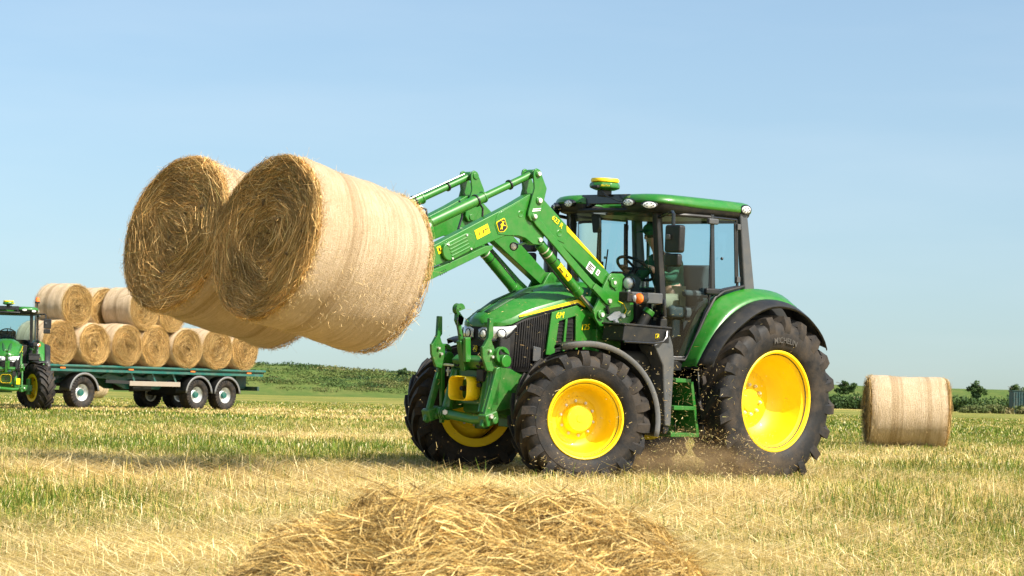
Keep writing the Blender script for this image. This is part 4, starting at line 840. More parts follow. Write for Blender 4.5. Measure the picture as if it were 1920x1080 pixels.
# ------------------------------------------------------------------ bales (axis along local x, centred)
def hay_cols(rng, n, dark=1.0):
    pal = np.array([[.46, .275, .095], [.58, .38, .145], [.33, .19, .062], [.70, .50, .22], [.38, .235, .08], [.25, .19, .06]])
    return pal[rng.integers(0, len(pal), n)] * (rng.uniform(.75, 1.4, (n, 1))) * dark
def bale_parts(D, L, ends, side, seed, fuzz=1.0):
    """build the three meshes of a bale once; returns unparented objects"""
    rng = np.random.default_rng(seed); R = D / 2; NT, NX = 72, 22
    ph = rng.uniform(0, 6.28, 12)
    def rad_at(x, t):
        return R * (1 + .016 * np.sin(2 * t + ph[0]) + .009 * np.sin(5 * t + ph[1] + 3 * x) + .009 * np.sin(3 * t + ph[6] - 2 * x) + .010 * np.sin(7 * x + ph[2]) + .004 * np.sin(23 * x + ph[3]) + .005 * np.sin(9 * t + 9 * x + ph[4]))
    xs = np.linspace(-L / 2, L / 2, NX); ts = np.linspace(0, 2 * np.pi, NT, endpoint=False)
    Xg, Tg = np.meshgrid(xs, ts, indexing='ij'); e = np.clip((np.abs(Xg) - (L / 2 - .05)) / .05, 0, 1)
    Rg = rad_at(Xg, Tg) - .035 * e ** 2
    v = np.stack([Xg, Rg * np.cos(Tg), Rg * np.sin(Tg)], -1).reshape(-1, 3)
    q = np.array([[i * NT + k, i * NT + (k + 1) % NT, (i + 1) * NT + (k + 1) % NT, (i + 1) * NT + k] for i in range(NX - 1) for k in range(NT)])
    wrap = fast_mesh('net_wrap', v, quads=q, mat='net_wrap', smooth=True)
    # end faces: rough swirl relief
    out = [wrap]
    for sg in (1, -1):
        NR = 14; rr = np.linspace(0.02, 1, NR); vv = []
        for r in rr:
            x = L / 2 - .012 + .028 * np.sin(9 * r * 3 + ts * 2 + ph[5]) * (1 - r ** 6) + .034 * rng.normal(size=NT) * (1 - r ** 8) - .03 * (1 - r) ** 2 * 0
            ra = rad_at(np.full(NT, sg * L / 2), ts) - .034
            vv.append(np.stack([np.broadcast_to(x * sg, (NT,)), ra * r * np.cos(ts), ra * r * np.sin(ts)], -1))
        vv = np.concatenate(vv); qq = np.array([[i * NT + k, i * NT + (k + 1) % NT, (i + 1) * NT + (k + 1) % NT, (i + 1) * NT + k] for i in range(NR - 1) for k in range(NT)])
        vv = np.vstack([vv, [[sg * (L / 2 - .01), 0, 0]]]); tt = np.array([[k, (k + 1) % NT, NR * NT] for k in range(NT)])
        out.append(fast_mesh('end_face', vv, quads=qq, tris=tt, mat='hay_core', smooth=True))
    # loose straw: swirling on the ends, sparse along the wrap
    P = []; Wd = []
    if ends:
        n = ends; sg = np.where(rng.random(n) < .8, 1, -1); r = np.sqrt(rng.random(n)) * R * .99; t = rng.uniform(0, 6.283, n)
        ln = rng.uniform(.06, .26, n) * fuzz; tang = np.stack([np.zeros(n), -np.sin(t), np.cos(t)], 1); rd = np.stack([np.zeros(n), np.cos(t), np.sin(t)], 1)
        a = (rng.normal(0, .55, n) + np.where(rng.random(n) < .4, rng.uniform(-1.57, 1.57, n), 0))[:, None]; d = tang * np.cos(a) + rd * np.sin(a)
        fl = rng.random(n)[:, None] < .5; d = np.where(fl, -d, d)
        ctr = np.stack([sg * (L / 2 + rng.uniform(-.01, .035, n)), r * np.cos(t), r * np.sin(t)], 1)
        lift = np.stack([sg * np.abs(rng.normal(0, .025, n)), np.zeros(n), np.zeros(n)], 1)
        p0 = ctr - d * ln[:, None] / 2; p2 = ctr + d * ln[:, None] / 2 + lift; pm = ctr + lift * .2 + rng.normal(0, .012, (n, 3)) + np.stack([sg * .012, np.zeros(n), np.zeros(n)], 1)
        # keep within the outline
        for p in (p0, pm, p2):
            q_ = np.hypot(p[:, 1], p[:, 2]); k = np.minimum(1, (R * 1.015) / np.maximum(q_, 1e-6)); p[:, 1] *= k; p[:, 2] *= k
        Pe = np.stack([p0, pm, p2], 1)
        # most stems follow the winding of the bale
        arc = rng.random(n) < .62; sp = rng.normal(0, .05, n); da = ln * 2.0 / np.maximum(r, .12) * np.where(rng.random(n) < .5, 1, -1); K5 = []
        for q_ in (0, .5, 1):
            rr_ = np.clip(r + sp * (q_ - .5) * 2 + rng.normal(0, .006, n), .01, R * 1.0); tt_ = t + da * (q_ - .5)
            K5.append(np.stack([ctr[:, 0] + lift[:, 0] * q_ + sg * .014 * (1 - abs(2 * q_ - 1)), rr_ * np.cos(tt_), rr_ * np.sin(tt_)], 1))
        Pe = np.where(arc[:, None, None], np.stack(K5, 1), Pe)
        yy_, zz_ = Pe[..., 1].copy(), Pe[..., 2].copy(); kf = np.clip(1 - (np.hypot(yy_, zz_) / R) ** 4, 0, 1)
        Pe[..., 1] += kf * (.075 * np.sin(4.3 * zz_ + ph[7]) + .045 * np.sin(9.1 * zz_ + 5 * yy_ + ph[8])); Pe[..., 2] += kf * (.075 * np.sin(4.9 * yy_ + ph[9]) + .045 * np.sin(8.3 * yy_ - 6 * zz_ + ph[10]))
        P.append(Pe); Wd.append(rng.gamma(3.5, .00075, n) + .001)
    if side:
        n = side; x = rng.uniform(-L / 2, L / 2, n); t = rng.uniform(0, 6.283, n)
        edge = rng.random(n) < .45; x = np.where(edge, np.sign(x) * (L / 2 - np.abs(rng.normal(0, .035, n))), x)
        rd = np.stack([np.zeros(n), np.cos(t), np.sin(t)], 1); tang = np.stack([np.zeros(n), -np.sin(t), np.cos(t)], 1)
        ln = rng.uniform(.012, .038, n) * np.where(edge, 1.5, 1.0) * np.where(rng.random(n) < .06, 2.4, 1); p0 = rd * (R * .985) + np.stack([x, np.zeros(n), np.zeros(n)], 1)
        d = rd * np.abs(rng.normal(.25, .3, n))[:, None] + tang * rng.normal(0, 1, n)[:, None] + np.stack([rng.normal(0, .7, n), np.zeros(n), np.zeros(n)], 1)
        d /= np.linalg.norm(d, axis=1, keepdims=True); p1 = p0 + d * ln[:, None] * .5 + rd * .012; p2 = p0 + d * ln[:, None] + rd * .016
        P.append(np.stack([p0, p1, p2], 1)); Wd.append(rng.uniform(.002, .0038, n))
    if P:
        P = np.concatenate(P); Wd = np.concatenate(Wd); c = hay_cols(rng, len(P)); cl = P[:, 1, 1] * 5 + 40; cm = P[:, 1, 2] * 5 + 40
        c = c * (.62 + .5 * (np.sin(cl * 1.7 + 1.3 * np.sin(cm * 1.1)) * np.sin(cm * 1.9 + 1.1 * np.sin(cl * 1.3)) * .5 + .5) + .25 * (np.sin(cl * 4.1 + cm * 3.3) * .5 + .5))[:, None] * 1.0
        if side: c[-side:] = c[-side:] * .5 + np.array([.52, .42, .24]) * .62
        st = ribbons('loose_straw', P, Wd, c, 'straw', rng=rng); st['kind'] = 'stuff'; out.append(st)
    return out
def bale_thing(parts, M, label, group, first=True):
    o = empty('round_bale', M); tag(o, label, 'hay bale', group)
    for p in parts:
        c = p if p.parent is None and first else p.copy()
        if c is not p: COL.objects.link(c)
        c.parent = o
    return o
def axis_matrix(c, ax, spin=0.0):
    x = Vector(ax).normalized(); z = Vector((0, 0, 1)); y = z.cross(x).normalized(); z = x.cross(y)
    return Matrix(((x.x, y.x, z.x, c[0]), (x.y, y.y, z.y, c[1]), (x.z, y.z, z.z, c[2]), (0, 0, 0, 1))) @ Matrix.Rotation(spin, 4, 'X')
for (cx, cy, cz, L, pi_, ya, sp_, seed, lab) in ((5.50, .70, 2.005, 1.23, .20, .015, .4, 11, 'raised round bale nearest the camera, its net wrapped side in full view'),
                                       (5.495, -.735, 2.012, 1.30, .23, .06, 2.1, 12, 'raised round bale half hidden behind the other one on the loader')):
    ax = Vector((math.cos(pi_) * math.cos(ya), math.cos(pi_) * math.sin(ya), math.sin(pi_)))
    bale_thing(bale_parts(1.475, L, 30000, 7000, seed), TM @ axis_matrix((cx, cy, cz), ax, sp_), lab, 'bales lifted by the loader')

# ------------------------------------------------------------------ driver
dr = empty('person', TM); tag(dr, 'driver in dark green shirt and cap seated at the wheel inside the cab', 'person')
def skin(name, verts, edges, radii, mat, parent, sub=2):
    me = bpy.data.meshes.new(name); me.from_pydata(verts, edges, []); o = bpy.data.objects.new(name, me); COL.objects.link(o); o.parent = parent
    md = o.modifiers.new('skin', 'SKIN'); md.use_smooth_shade = True
    for i, r_ in enumerate(radii):
        s2 = me.skin_vertices[0].data[i]; s2.radius = (r_, r_) if isinstance(r_, (int, float)) else r_; s2.use_root = (i == 0)
    q = o.modifiers.new('sub', 'SUBSURF'); q.levels = sub; q.render_levels = sub; me.materials.append(MATS[mat]); return o
bv = [(.42, 0, 1.80), (.47, 0, 2.0), (.56, 0, 2.20), (.64, 0, 2.29), (.69, 0, 2.37), (.745, 0, 2.46), (.76, 0, 2.53)]
be = [(i, i + 1) for i in range(6)]; br_ = [(.15, .17), (.12, .16), (.12, .15), (.06, .06), (.052, .052), (.088, .078), (.07, .065)]
for s_ in (1, -1):
    k = len(bv); bv += [(.57, .17 * s_, 2.22), (.70, .25 * s_, 2.03), (.92, .20 * s_, 2.12), (.97, .19 * s_, 2.15), (.55, .10 * s_, 1.79), (.92, .14 * s_, 1.82), (.98, .14 * s_, 1.42), (1.08, .14 * s_, 1.33)]
    be += [(2, k), (k, k + 1), (k + 1, k + 2), (k + 2, k + 3), (0, k + 4), (k + 4, k + 5), (k + 5, k + 6), (k + 6, k + 7)]
    br_ += [.068, .050, .034, .036, .095, .068, .048, .04]
skin('body', bv, be, br_, 'skin', dr)
sv = bv[:4] + [b for i, b in enumerate(bv[7:15]) if i < 3] + [b for i, b in enumerate(bv[15:23]) if i < 3]
skin('shirt', sv, [(0, 1), (1, 2), (2, 3), (2, 4), (4, 5), (5, 6), (2, 7), (7, 8), (8, 9)], [(.162, .182), (.135, .175), (.135, .165), (.066, .066), .08, .062, .044, .08, .062, .044], 'shirt', dr)
tv = [bv[0]] + bv[11:14] + bv[19:22]
skin('trousers', tv, [(0, 1), (1, 2), (2, 3), (0, 4), (4, 5), (5, 6)], [(.165, .185), .105, .08, .06, .105, .08, .06], 'trousers', dr)
MB().ball((.765, 0, 2.545), (.103, .090, .075), 20, 10).build('cap', 'cap', dr, smooth=180)
MB().grid([[(.81 + .0 * i, y, 2.535) for y in np.linspace(-.08, .08, 7)], [(.90, y, 2.528 - .3 * y * y * 9) for y in np.linspace(-.075, .075, 7)], [(.945, y, 2.512 - .3 * y * y * 9) for y in np.linspace(-.05, .05, 7)]]).build('cap_peak', 'cap', dr, solid=.006)
MB().ball((.852, 0, 2.46), (.018, .013, .022), 10, 6).build('nose', 'skin', dr, smooth=180)
for s_ in (1, -1):
    MB().ball((.828, .032 * s_, 2.485), (.009, .011, .007), 8, 6).build('eye', 'hair', dr); MB().ball((.745, .082 * s_, 2.46), (.022, .010, .032), 8, 6).build('ear', 'skin', dr)
    for j in range(4): skin('finger', [(.965, (.165 + .016 * j) * s_, 2.155), (1.005, (.165 + .016 * j) * s_, 2.165), (1.005, (.165 + .016 * j) * s_, 2.135)], [(0, 1), (1, 2)], [.010, .009, .008], 'skin', dr, 1)
    skin('thumb', [(.955, .165 * s_, 2.15), (.985, .145 * s_, 2.165)], [(0, 1)], [.011, .009], 'skin', dr, 1)
MB().ball((.835, 0, 2.425), (.006, .022, .005), 8, 6).build('mouth', 'red', dr); MB().ball((.735, 0, 2.49), (.09, .084, .06), 16, 8).build('hair', 'hair', dr, smooth=180)
# ------------------------------------------------------------------ second tractor, facing the camera
T2 = copy_tree(tractor)
h2 = math.atan2(-.976, .218)
T2.matrix_world = Matrix.Translation((-14.35, 64.4, float(gz(-14.35, 64.4)))) @ Matrix.Rotation(h2, 4, 'Z')
tag(T2, 'distant green tractor facing the camera, hitched to the loaded trailer at the left edge', 'tractor', 'green tractors in the field')
dl = STEER + rad(24)
for ch in T2.children:
    n0 = ch.name.split('.')[0]
    if n0 in ('front_wheel', 'front_fender'):
        yy = ch.location.y if n0 == 'front_wheel' else ch.bound_box[0][1]
        k = Vector((2.44, .74 if yy > 0 else -.74, .612)); ch.matrix_basis = Matrix.Translation(k) @ Matrix.Rotation(dl, 4, 'Z') @ Matrix.Translation(-k) @ ch.matrix_basis
bc = MB().cyl((.55, .80, 2.82), (.55, .80, 3.00), .018, n=8).cyl((.55, .80, 3.0), (.55, .80, 3.05), .07, n=16).build('beacon', 'black_plastic', T2)
MB().lathe([(.062, 3.05), (.065, 3.12), (.05, 3.17), (0, 3.185)], (.55, .80, 0), (0, 0, 1), 20).build('beacon_dome', 'orange', bc)
MB().box((3.28, .33, .78), (.02, .10, .16)).build('marker_plate', 'decal_yellow', T2); MB().box((3.22, .05, 1.06), (.06, .16, .05)).build('linkage_plate', 'container_teal', T2)

# ------------------------------------------------------------------ trailer (x forward, y left/near side)
hx, hy = -.598, -.802; CX, CY = -11.93, 72.0; G0 = float(gz(CX, CY))
TRM = Matrix.Translation((CX, CY, G0)) @ Matrix.Rotation(math.atan2(hy, hx), 4, 'Z')
TR = empty('flatbed_trailer', TRM); tag(TR, 'long teal flatbed trailer with grey mudguards, stacked with round bales', 'trailer')
bed = MB().box((.15, 0, 1.245), (9.7, 2.40, .07)).build('bed', 'teal_dark', TR, bev=.01)
for i in range(16): MB().box((-4.4 + i * .61, 0, 1.284), (.57, 2.36, .012)).build('deck_board', 'wood', bed)
for s_ in (1, -1):
    MB().tube([(5.0, 1.22 * s_, 1.29), (-4.72, 1.22 * s_, 1.29)], .045, 10).build('top_rail', 'teal', TR)
    MB().beam((5.0, 1.23 * s_, 1.16), (-4.6, 1.23 * s_, 1.16), .05, .08).build('lower_rail', 'teal', TR, bev=.008)
    for i in range(9): MB().beam((4.8 - i * 1.15, 1.22 * s_, 1.26), (4.8 - i * 1.15, 1.22 * s_, 1.19), .05, .05).build('rail_bracket', 'teal_dark', TR)
    for x in (4.2, 1.4, -1.3, -3.9): MB().box((x, 1.265 * s_, 1.225), (.20, .02, .035)).build('side_reflector', 'orange', TR)
    MB().prism([(4.6, 1.20), (-4.4, 1.20), (-4.2, 1.0), (-1.0, .92), (-.6, .62), (.9, .62), (1.6, .92), (4.4, 1.02)], 'y', .42 * s_ - .05, .42 * s_ + .05).build('chassis_beam', 'teal', TR, bev=.012)
    gd = MB().beam((1.35, 1.16 * s_, .80), (-.85, 1.16 * s_, .80), .04, .15).build('side_guard', 'beige_guard', TR, bev=.01)
    MB().beam((1.35, 1.15 * s_, .83), (2.35, 1.15 * s_, .85), .05, .10).build('guard_extension', 'chassis', gd)
    for x in (1.1, .2, -.7): MB().beam((x, 1.14 * s_, .85), (x + .12, 1.05 * s_, 1.2), .05, .05).build('guard_strut', 'teal', gd)
    for i in range(5): MB().beam((1.9 - i * .9, .45 * s_, 1.02), (2.15 - i * .9, 1.18 * s_, 1.18), .05, .07).build('outrigger', 'teal', TR)
MB().box((-4.55, 0, .72), (.10, 2.2, .14)).box((-4.3, .5, .95), (.5, .08, .5)).box((-4.3, -.5, .95), (.5, .08, .5)).build('rear_bumper', 'teal_dark', TR, bev=.01)
for s_ in (1, -1): MB().box((-4.62, .85 * s_, .72), (.05, .35, .12)).build('tail_lamp', 'red', TR, bev=.01)
MB().box((3.33, 0, .80), (1.0, .95, .18)).cyl((3.33, 0, .86), (3.33, 0, 1.2), .42, n=24).beam((3.8, .25, .75), (6.0, .05, .55), .10, .12).beam((3.8, -.25, .75), (6.0, -.05, .55), .10, .12).build('drawbar_dolly', 'teal', TR, bev=.01)
MB().box((4.6, .9, 1.02), (.5, .3, .25)).build('front_box', 'wood', TR, bev=.01)
TRIM = [(.20, -.13), (.285, -.14), (.29, -.13), (.25, -.10), (.25, .10), (.285, .13), (.292, .14), (.285, .148), (.265, .135), (.245, .10), (.235, .04), (.21, .0), (.15, .02), (.12, .045), (.0, .045)]
THUB = [(.11, .04), (.115, .09), (.09, .13), (0, .135)]
for x in (3.325, -1.59, -2.89):
    MB().cyl((x, -1.0, .50), (x, 1.0, .50), .06, n=12).box((x, .5, .72), (.9, .10, .10)).box((x, -.5, .72), (.9, .10, .10)).build('axle', 'chassis', TR)
    for s_ in (1, -1):
        w = make_wheel('trailer_wheel', TR, (x, 1.04 * s_, .485), 0, s_, .49, .285, .40, 30, .014, TRIM, THUB, (.165, .012, 8, .014, .03), rim_mat='silver_rim', hub_mat='teal', nseg=40)
        c = Vector((x, 1.05 * s_, .485)); A = [175 - 170 * i / 16 for i in range(17)]
        rows = [[c + V(math.cos(rad(a)), 0, math.sin(rad(a))) * .60 + V(0, d, 0) for d in (-.23, .21, .235)] for a in A]
        mg = MB().grid(rows).build('mudguard', 'black_plastic', TR, solid=.012)
        rows = [[c + V(math.cos(rad(a)), 0, math.sin(rad(a))) * r_ + V(0, .24 * s_, 0) for r_ in (.545, .615)] for a in A]
        MB().grid(rows).build('mudguard_edge', 'fender_grey', mg, solid=.012)
MB().box((-2.24, 0, .62), (1.6, 1.5, .25)).box((.3, .2, .75), (.8, .9, .35)).build('undergear', 'chassis', TR, bev=.02)
# bales on the trailer
BD, BL = 1.345, 1.22
bsets = [bale_parts(BD, BL, 2600, 900, 21 + i, 1.5) for i in range(3)]
ords = ['first', 'second', 'third', 'fourth', 'fifth', 'sixth', 'last']
spots = [(4.3 - 1.332 * i, .63 + (.05 * ((i * 7) % 3 - 1)), 1.30 + BD / 2, '%s bale from the tractor in the bottom row on the trailer' % ords[i]) for i in range(7)]
spots += [(3.62, .58, 1.30 + BD / 2 + 1.157, 'pale wrapped bale lying highest on the trailer, beside the distant cab'), (.95, .66, 1.30 + BD / 2 + 1.157, 'upper trailer bale just left of the lifted bales'),
          (-.38, .60, 1.30 + BD / 2 + 1.157, 'upper trailer bale half covered by the lifted bale'), (1.30, -.66, 1.30 + BD / 2 + 1.157, 'upper trailer bale lying behind on the far side, only its wrapped top showing')]
spots += [(2.97, -.64, 1.30 + BD / 2, 'bale in the far bottom row of the trailer load'), (1.64, -.64, 1.30 + BD / 2, 'bale in the far bottom row of the trailer load'), (.30, -.64, 1.30 + BD / 2, 'bale in the far bottom row of the trailer load')]
rnd = random.Random(5); usedset = set()
for i, (x, y, z, lab) in enumerate(spots):
    k = i % 3; ya = rnd.uniform(-.03, .03)
    bale_thing(bsets[k], TRM @ axis_matrix((x, y, z), (ya * 2, 1, rnd.uniform(-.02, .02)), rnd.uniform(0, 6.28)) @ Matrix.Diagonal((rnd.uniform(.95, 1.05), rnd.uniform(.97, 1.03), rnd.uniform(.96, 1.01), 1)), lab, 'bales loaded on the trailer', first=k not in usedset); usedset.add(k)
# standing bales in the field
def ground_pt(px_, d):  # lateral position for a photo column at a given depth
    return (px_ - 960) / FPX * d
x = ground_pt(1702, 39.0)
bale_thing(bale_parts(1.23, 1.29, 5000, 3500, 31, 1.2), axis_matrix((x, 39.0, float(gz(x, 39)) + .60), (1, -.03, -.02), .7), 'single pale round bale lying on the field right of the tractor', 'bales left on the field')
x = ground_pt(1612, 225.0)
bale_thing(bsets[1], axis_matrix((x, 225.0, .62), (1, -.12, 0), 1.0), 'tiny far bale beyond the field, left of the single large bale', 'bales left on the field', first=False)
x = ground_pt(177, 112.0)
bale_thing(bsets[2], axis_matrix((x, 112.0, .72), (.3, 1, 0), 1.0), 'pale bale seen under the trailer bed, behind the trailer', 'bales left on the field', first=False)

# ------------------------------------------------------------------ ground
def vnoise(x, y, seed):
    xi = np.floor(x).astype(np.int64); yi = np.floor(y).astype(np.int64); fx = x - xi; fy = y - yi; fx = fx * fx * (3 - 2 * fx); fy = fy * fy * (3 - 2 * fy)
    def h(a, b):
        n = (a * 374761393 + b * 668265263 + seed * 1442695041) & 0xffffffff; n = ((n ^ (n >> 13)) * 1274126177) & 0xffffffff; return ((n ^ (n >> 16)) & 0xffff) / 65535.0
    return (h(xi, yi) * (1 - fx) + h(xi + 1, yi) * fx) * (1 - fy) + (h(xi, yi + 1) * (1 - fx) + h(xi + 1, yi + 1) * fx) * fy
def fbm(x, y, seed, o=4):
    s_ = 0; a = .5
    for i in range(o): s_ = s_ + a * vnoise(x * 2 ** i, y * 2 ** i, seed + i); a *= .5
    return s_ / (1 - .5 ** o)
def greenness(x, y):
    wob = (fbm(x * .22 + 5, y * .05, 31, 3) - .5); yw = y * (1 + .30 * wob)
    left = np.interp(yw, [0, 8, 11, 11.5, 13.3, 14.2, 17, 18.2, 24.5, 26, 33, 35.5, 42, 45, 57, 61, 74, 80, 95, 110, 260], [.3, .28, .26, .08, .10, .34, .32, .05, .08, .80, .85, .38, .42, .85, .85, .30, .34, .72, .62, .92, .92])  # green regrowth; the mid-distance dark band also has the bales' shadow painted in
    right = np.interp(yw, [0, 8, 10, 12, 13, 17, 19, 22, 24, 29, 32, 38, 42, 46, 130, 190, 215, 260], [.3, .25, .12, .16, .40, .40, .12, .14, .40, .44, .20, .26, .40, .86, .92, .85, .40, .9])
    k = sstep((x / np.maximum(y, 1) + .02) / .10); base = left * (1 - k) + right * k
    n = fbm(x * .30 + 7, y * .20 + 3, 3) - .5; n2 = fbm(x * 1.5, y * .8, 9) - .5
    return np.clip(base + 1.25 * n + .9 * n2, 0, 1)
STRAW = np.array([.66, .485, .145]); PALE = np.array([.86, .735, .42]); GRN = np.array([.160, .240, .020]); DGRN = np.array([.060, .115, .012]); BRN = np.array([.22, .15, .06])
ys = np.r_[np.linspace(-40, 5, 8), np.geomspace(6, 262, 240), np.geomspace(275, 5000, 14)]
fr = np.linspace(-1, 1, 141); fr = np.sign(fr) * np.abs(fr) ** 1.3
XX = fr[None, :] * (np.abs(ys)[:, None] * .38 + 16); YY = np.broadcast_to(ys[:, None], XX.shape)
g = greenness(XX, YY)
cg = STRAW * .95 * (1 - g[..., None]) + (GRN * .6 + DGRN * .4) * g[..., None]
vv = np.stack([XX, YY, gz(XX, YY)], -1).reshape(-1, 3); nr, ncx = XX.shape
ii = (np.arange(nr - 1)[:, None] * ncx + np.arange(ncx - 1)[None]).ravel()
field = fast_mesh('field', vv, quads=np.stack([ii, ii + 1, ii + 1 + ncx, ii + ncx], 1), cols=cg.reshape(-1, 3), mat='ground', smooth=True); tag(field, kind='structure')

def blades(name, y0, y1, dens, hmin, hmax, wmin, wmax, seed, lay=.3, K=3, margin=2.0, tall=.05):
    rng = np.random.default_rng(seed); xm = y1 * .2266 + margin; n = int((y1 - y0) * 2 * xm * dens)
    y = y0 + (y1 - y0) * rng.random(n); x = (rng.random(n) * 2 - 1) * xm
    keep = np.abs(x) < y * .2266 + margin; x, y = x[keep], y[keep]; n = len(x)
    # clumping
    cl = fbm(x * 2.2, y * 2.2, seed + 5, 3); keep = rng.random(n) < np.clip(.35 + 1.5 * (cl - .3), .15, 1); x, y = x[keep], y[keep]; n = len(x)
    g = greenness(x, y); isg = rng.random(n) < g
    hh = rng.uniform(hmin, hmax, n) * np.where(isg, .95, .9) * (.65 + .8 * fbm(x * 1.3, y * 1.3, 77, 3)); hh *= np.where(rng.random(n) < tall, 1.6, 1) * (1 + .9 * np.exp(-((y - 19.6) / 2.0) ** 2))
    lie = (rng.random(n) < lay + .35 * (1 - g)) & ~isg
    ang = np.where(lie, rng.normal(0, .55, n) + np.where(rng.random(n) < .5, 3.1416, 0), rng.uniform(0, 6.283, n)); tilt = np.where(lie, rng.uniform(1.15, 1.52, n), np.abs(rng.normal(.22, .22, n)))
    d = np.stack([np.sin(tilt) * np.cos(ang), np.sin(tilt) * np.sin(ang), np.cos(tilt)], 1); L = np.where(lie, hh * rng.uniform(1.2, 2.4, n), hh)
    p0 = np.stack([x, y, gz(x, y) - .005 + np.where(lie, rng.uniform(.0, .05, n), 0)], 1); bend = np.stack([np.cos(ang), np.sin(ang), -.4 * np.ones(n)], 1) * (L * np.where(lie, .05, .22))[:, None]
    P = [p0 + d * L[:, None] * t_ + bend * t_ ** 2 for t_ in np.linspace(0, 1, K)]
    c = np.where(isg[:, None], GRN, STRAW); u = rng.random(n)[:, None]; pw = np.clip(1.15 - 1.6 * g, 0, 1)[:, None]
    c = np.where(isg[:, None], GRN * (1 - u) + DGRN * u, STRAW * (1 - u * pw) + PALE * u * pw)
    pale = (rng.random(n) < .10)[:, None]; c = np.where(pale, PALE * 1.08, c); brn = (rng.random(n) < .10)[:, None] & ~isg[:, None]; c = np.where(brn, BRN, c)
    yl = (rng.random(n) < .25)[:, None] & isg[:, None]; c = np.where(yl, GRN * .5 + STRAW * .5, c)
    c = c * rng.uniform(.8, 1.15, (n, 1)) * (.72 + .52 * fbm(x * 1.1 + 3, y * .7, 63, 4))[:, None]
    sd_ = np.stack([np.cos(ang + 1.57 + rng.normal(0, .5, n)), np.sin(ang + 1.57), np.zeros(n)], 1); sd_[:, 0] += .35
    o = ribbons(name, np.stack(P, 1), rng.uniform(wmin, wmax, n), c, 'grass', side=sd_, taper=.35); tag(o, kind='stuff'); return o
tag(blades('stubble', 6.0, 14.5, 2900, .03, .085, .0032, .0065, 41, .55), 'pale straw stubble mixed with grass in the foreground', 'stubble')
tag(blades('stubble', 14.5, 27.0, 1500, .04, .105, .005, .0095, 42, .58, 2), 'straw stubble and green regrowth around the tractor wheels', 'stubble')
tag(blades('stubble', 27.0, 52.0, 480, .04, .10, .008, .015, 43, .4, 2, 3.0), 'mown grass stubble behind the tractor', 'stubble')
tag(blades('stubble', 52.0, 120.0, 80, .04, .09, .02, .045, 44, .3, 2, 4.0), 'distant green and straw coloured stubble round the trailer', 'stubble')

# ------------------------------------------------------------------ embankment, hedges, trees
xs = np.linspace(-420, 420, 211); prof = [(-26, -.3), (-14, .10), (-11, .35), (-4, .78), (0, .97), (4, 1.0), (30, .98), (80, .4), (160, -.2)]
top = np.interp(xs, [-420, -60, -27, -21, -12.7, 34, 54, 150, 420], [3.9, 3.8, 3.4, 3.2, 2.75, 2.62, 2.47, 2.3, 2.2])
rows = []
for dy, k in prof: rows.append([(x, 247 + dy + 1.2 * math.sin(x * .05), k * t_ * (1 + .02 * math.sin(x * .3 + dy))) for x, t_ in zip(xs, top)])
em = MB().grid(rows).build('embankment', 'bank', smooth=180); tag(em, kind='structure')
def top_at(x): return float(np.interp(x, xs, top))
def leaves(name, blobs, n, size, pal, seed, parent=None, shell=.55):
    """blobs: (cx,cy,cz,rx,ry,rz); leaf triangles in the shell of each blob"""
    rng = np.random.default_rng(seed); B = np.array(blobs); w = B[:, 3] * B[:, 5] * (B[:, 4] ** .5); idx = rng.choice(len(B), n, p=w / w.sum()); b_ = B[idx]
    u = rng.normal(size=(n, 3)); u /= np.linalg.norm(u, axis=1, keepdims=True); r = (shell + (1 - shell) * rng.random(n)) * (1 + .22 * rng.normal(size=n) * .5)
    c = b_[:, :3] + u * b_[:, 3:] * r[:, None]; a = rng.normal(size=(n, 3)); a /= np.linalg.norm(a, axis=1, keepdims=True); q = np.cross(a, u + .6 * rng.normal(size=(n, 3))); q /= np.linalg.norm(q, axis=1, keepdims=True)
    s_ = (size * rng.uniform(.6, 1.4, n))[:, None]; v = np.stack([c - a * s_ * .5, c + q * s_ * .38, c + a * s_ * .6, c - q * s_ * .38], 1).reshape(-1, 3)
    f = np.arange(n * 4).reshape(n, 4); pal = np.array(pal); tint = pal[rng.integers(0, len(pal), len(B))][idx] * rng.uniform(.7, 1.3, (n, 1))
    return fast_mesh(name, v, quads=f, cols=np.repeat(tint, 4, 0), mat='leaf', parent=parent)
rnd = random.Random(8); bl = []
for i in range(700):
    x = rnd.uniform(-75, -8); dy = rnd.uniform(-13.5, 2); k = float(np.interp(dy, [p_[0] for p_ in prof], [p_[1] for p_ in prof]))
    if dy < -11 and rnd.random() < .4: continue
    r_ = rnd.uniform(.45, 1.2) * (1.0 if dy < -2 else .75); bl.append((x, 247 + dy, k * top_at(x) + r_ * .12, r_ * rnd.uniform(1.2, 2.4), r_, r_ * rnd.uniform(.28, .5)))
DK = [[.045, .085, .022], [.055, .10, .026], [.070, .12, .030], [.035, .072, .024]]; MX = DK + [[.125, .135, .042], [.15, .145, .05], [.11, .14, .035], [.085, .13, .03], [.10, .14, .035], [.09, .125, .03]]
o = leaves('bank_scrub', bl, 120000, .17, MX, 51); tag(o, 'mottled green and tan scrub covering the embankment left of the tractor', 'scrub', kind='stuff')
bl = []
for i in range(260):
    x = rnd.uniform(27, 95); r_ = rnd.uniform(.45, .8); bl.append((x, 224 + rnd.uniform(-2, 2), rnd.uniform(.3, 1.15), r_ * rnd.uniform(1.6, 3.0), r_, r_ * .85))
o = leaves('hedge', bl, 36000, .22, DK, 52); tag(o, 'dark green hedge at the foot of the bank, right of the tractor', 'hedge', kind='stuff')
bl = []
for i in range(90):
    x = rnd.uniform(39, 70); r_ = rnd.uniform(.25, .5); bl.append((x, 196 + rnd.uniform(-3, 3), rnd.uniform(.1, .5), r_ * rnd.uniform(1.5, 3), r_, r_ * .8))
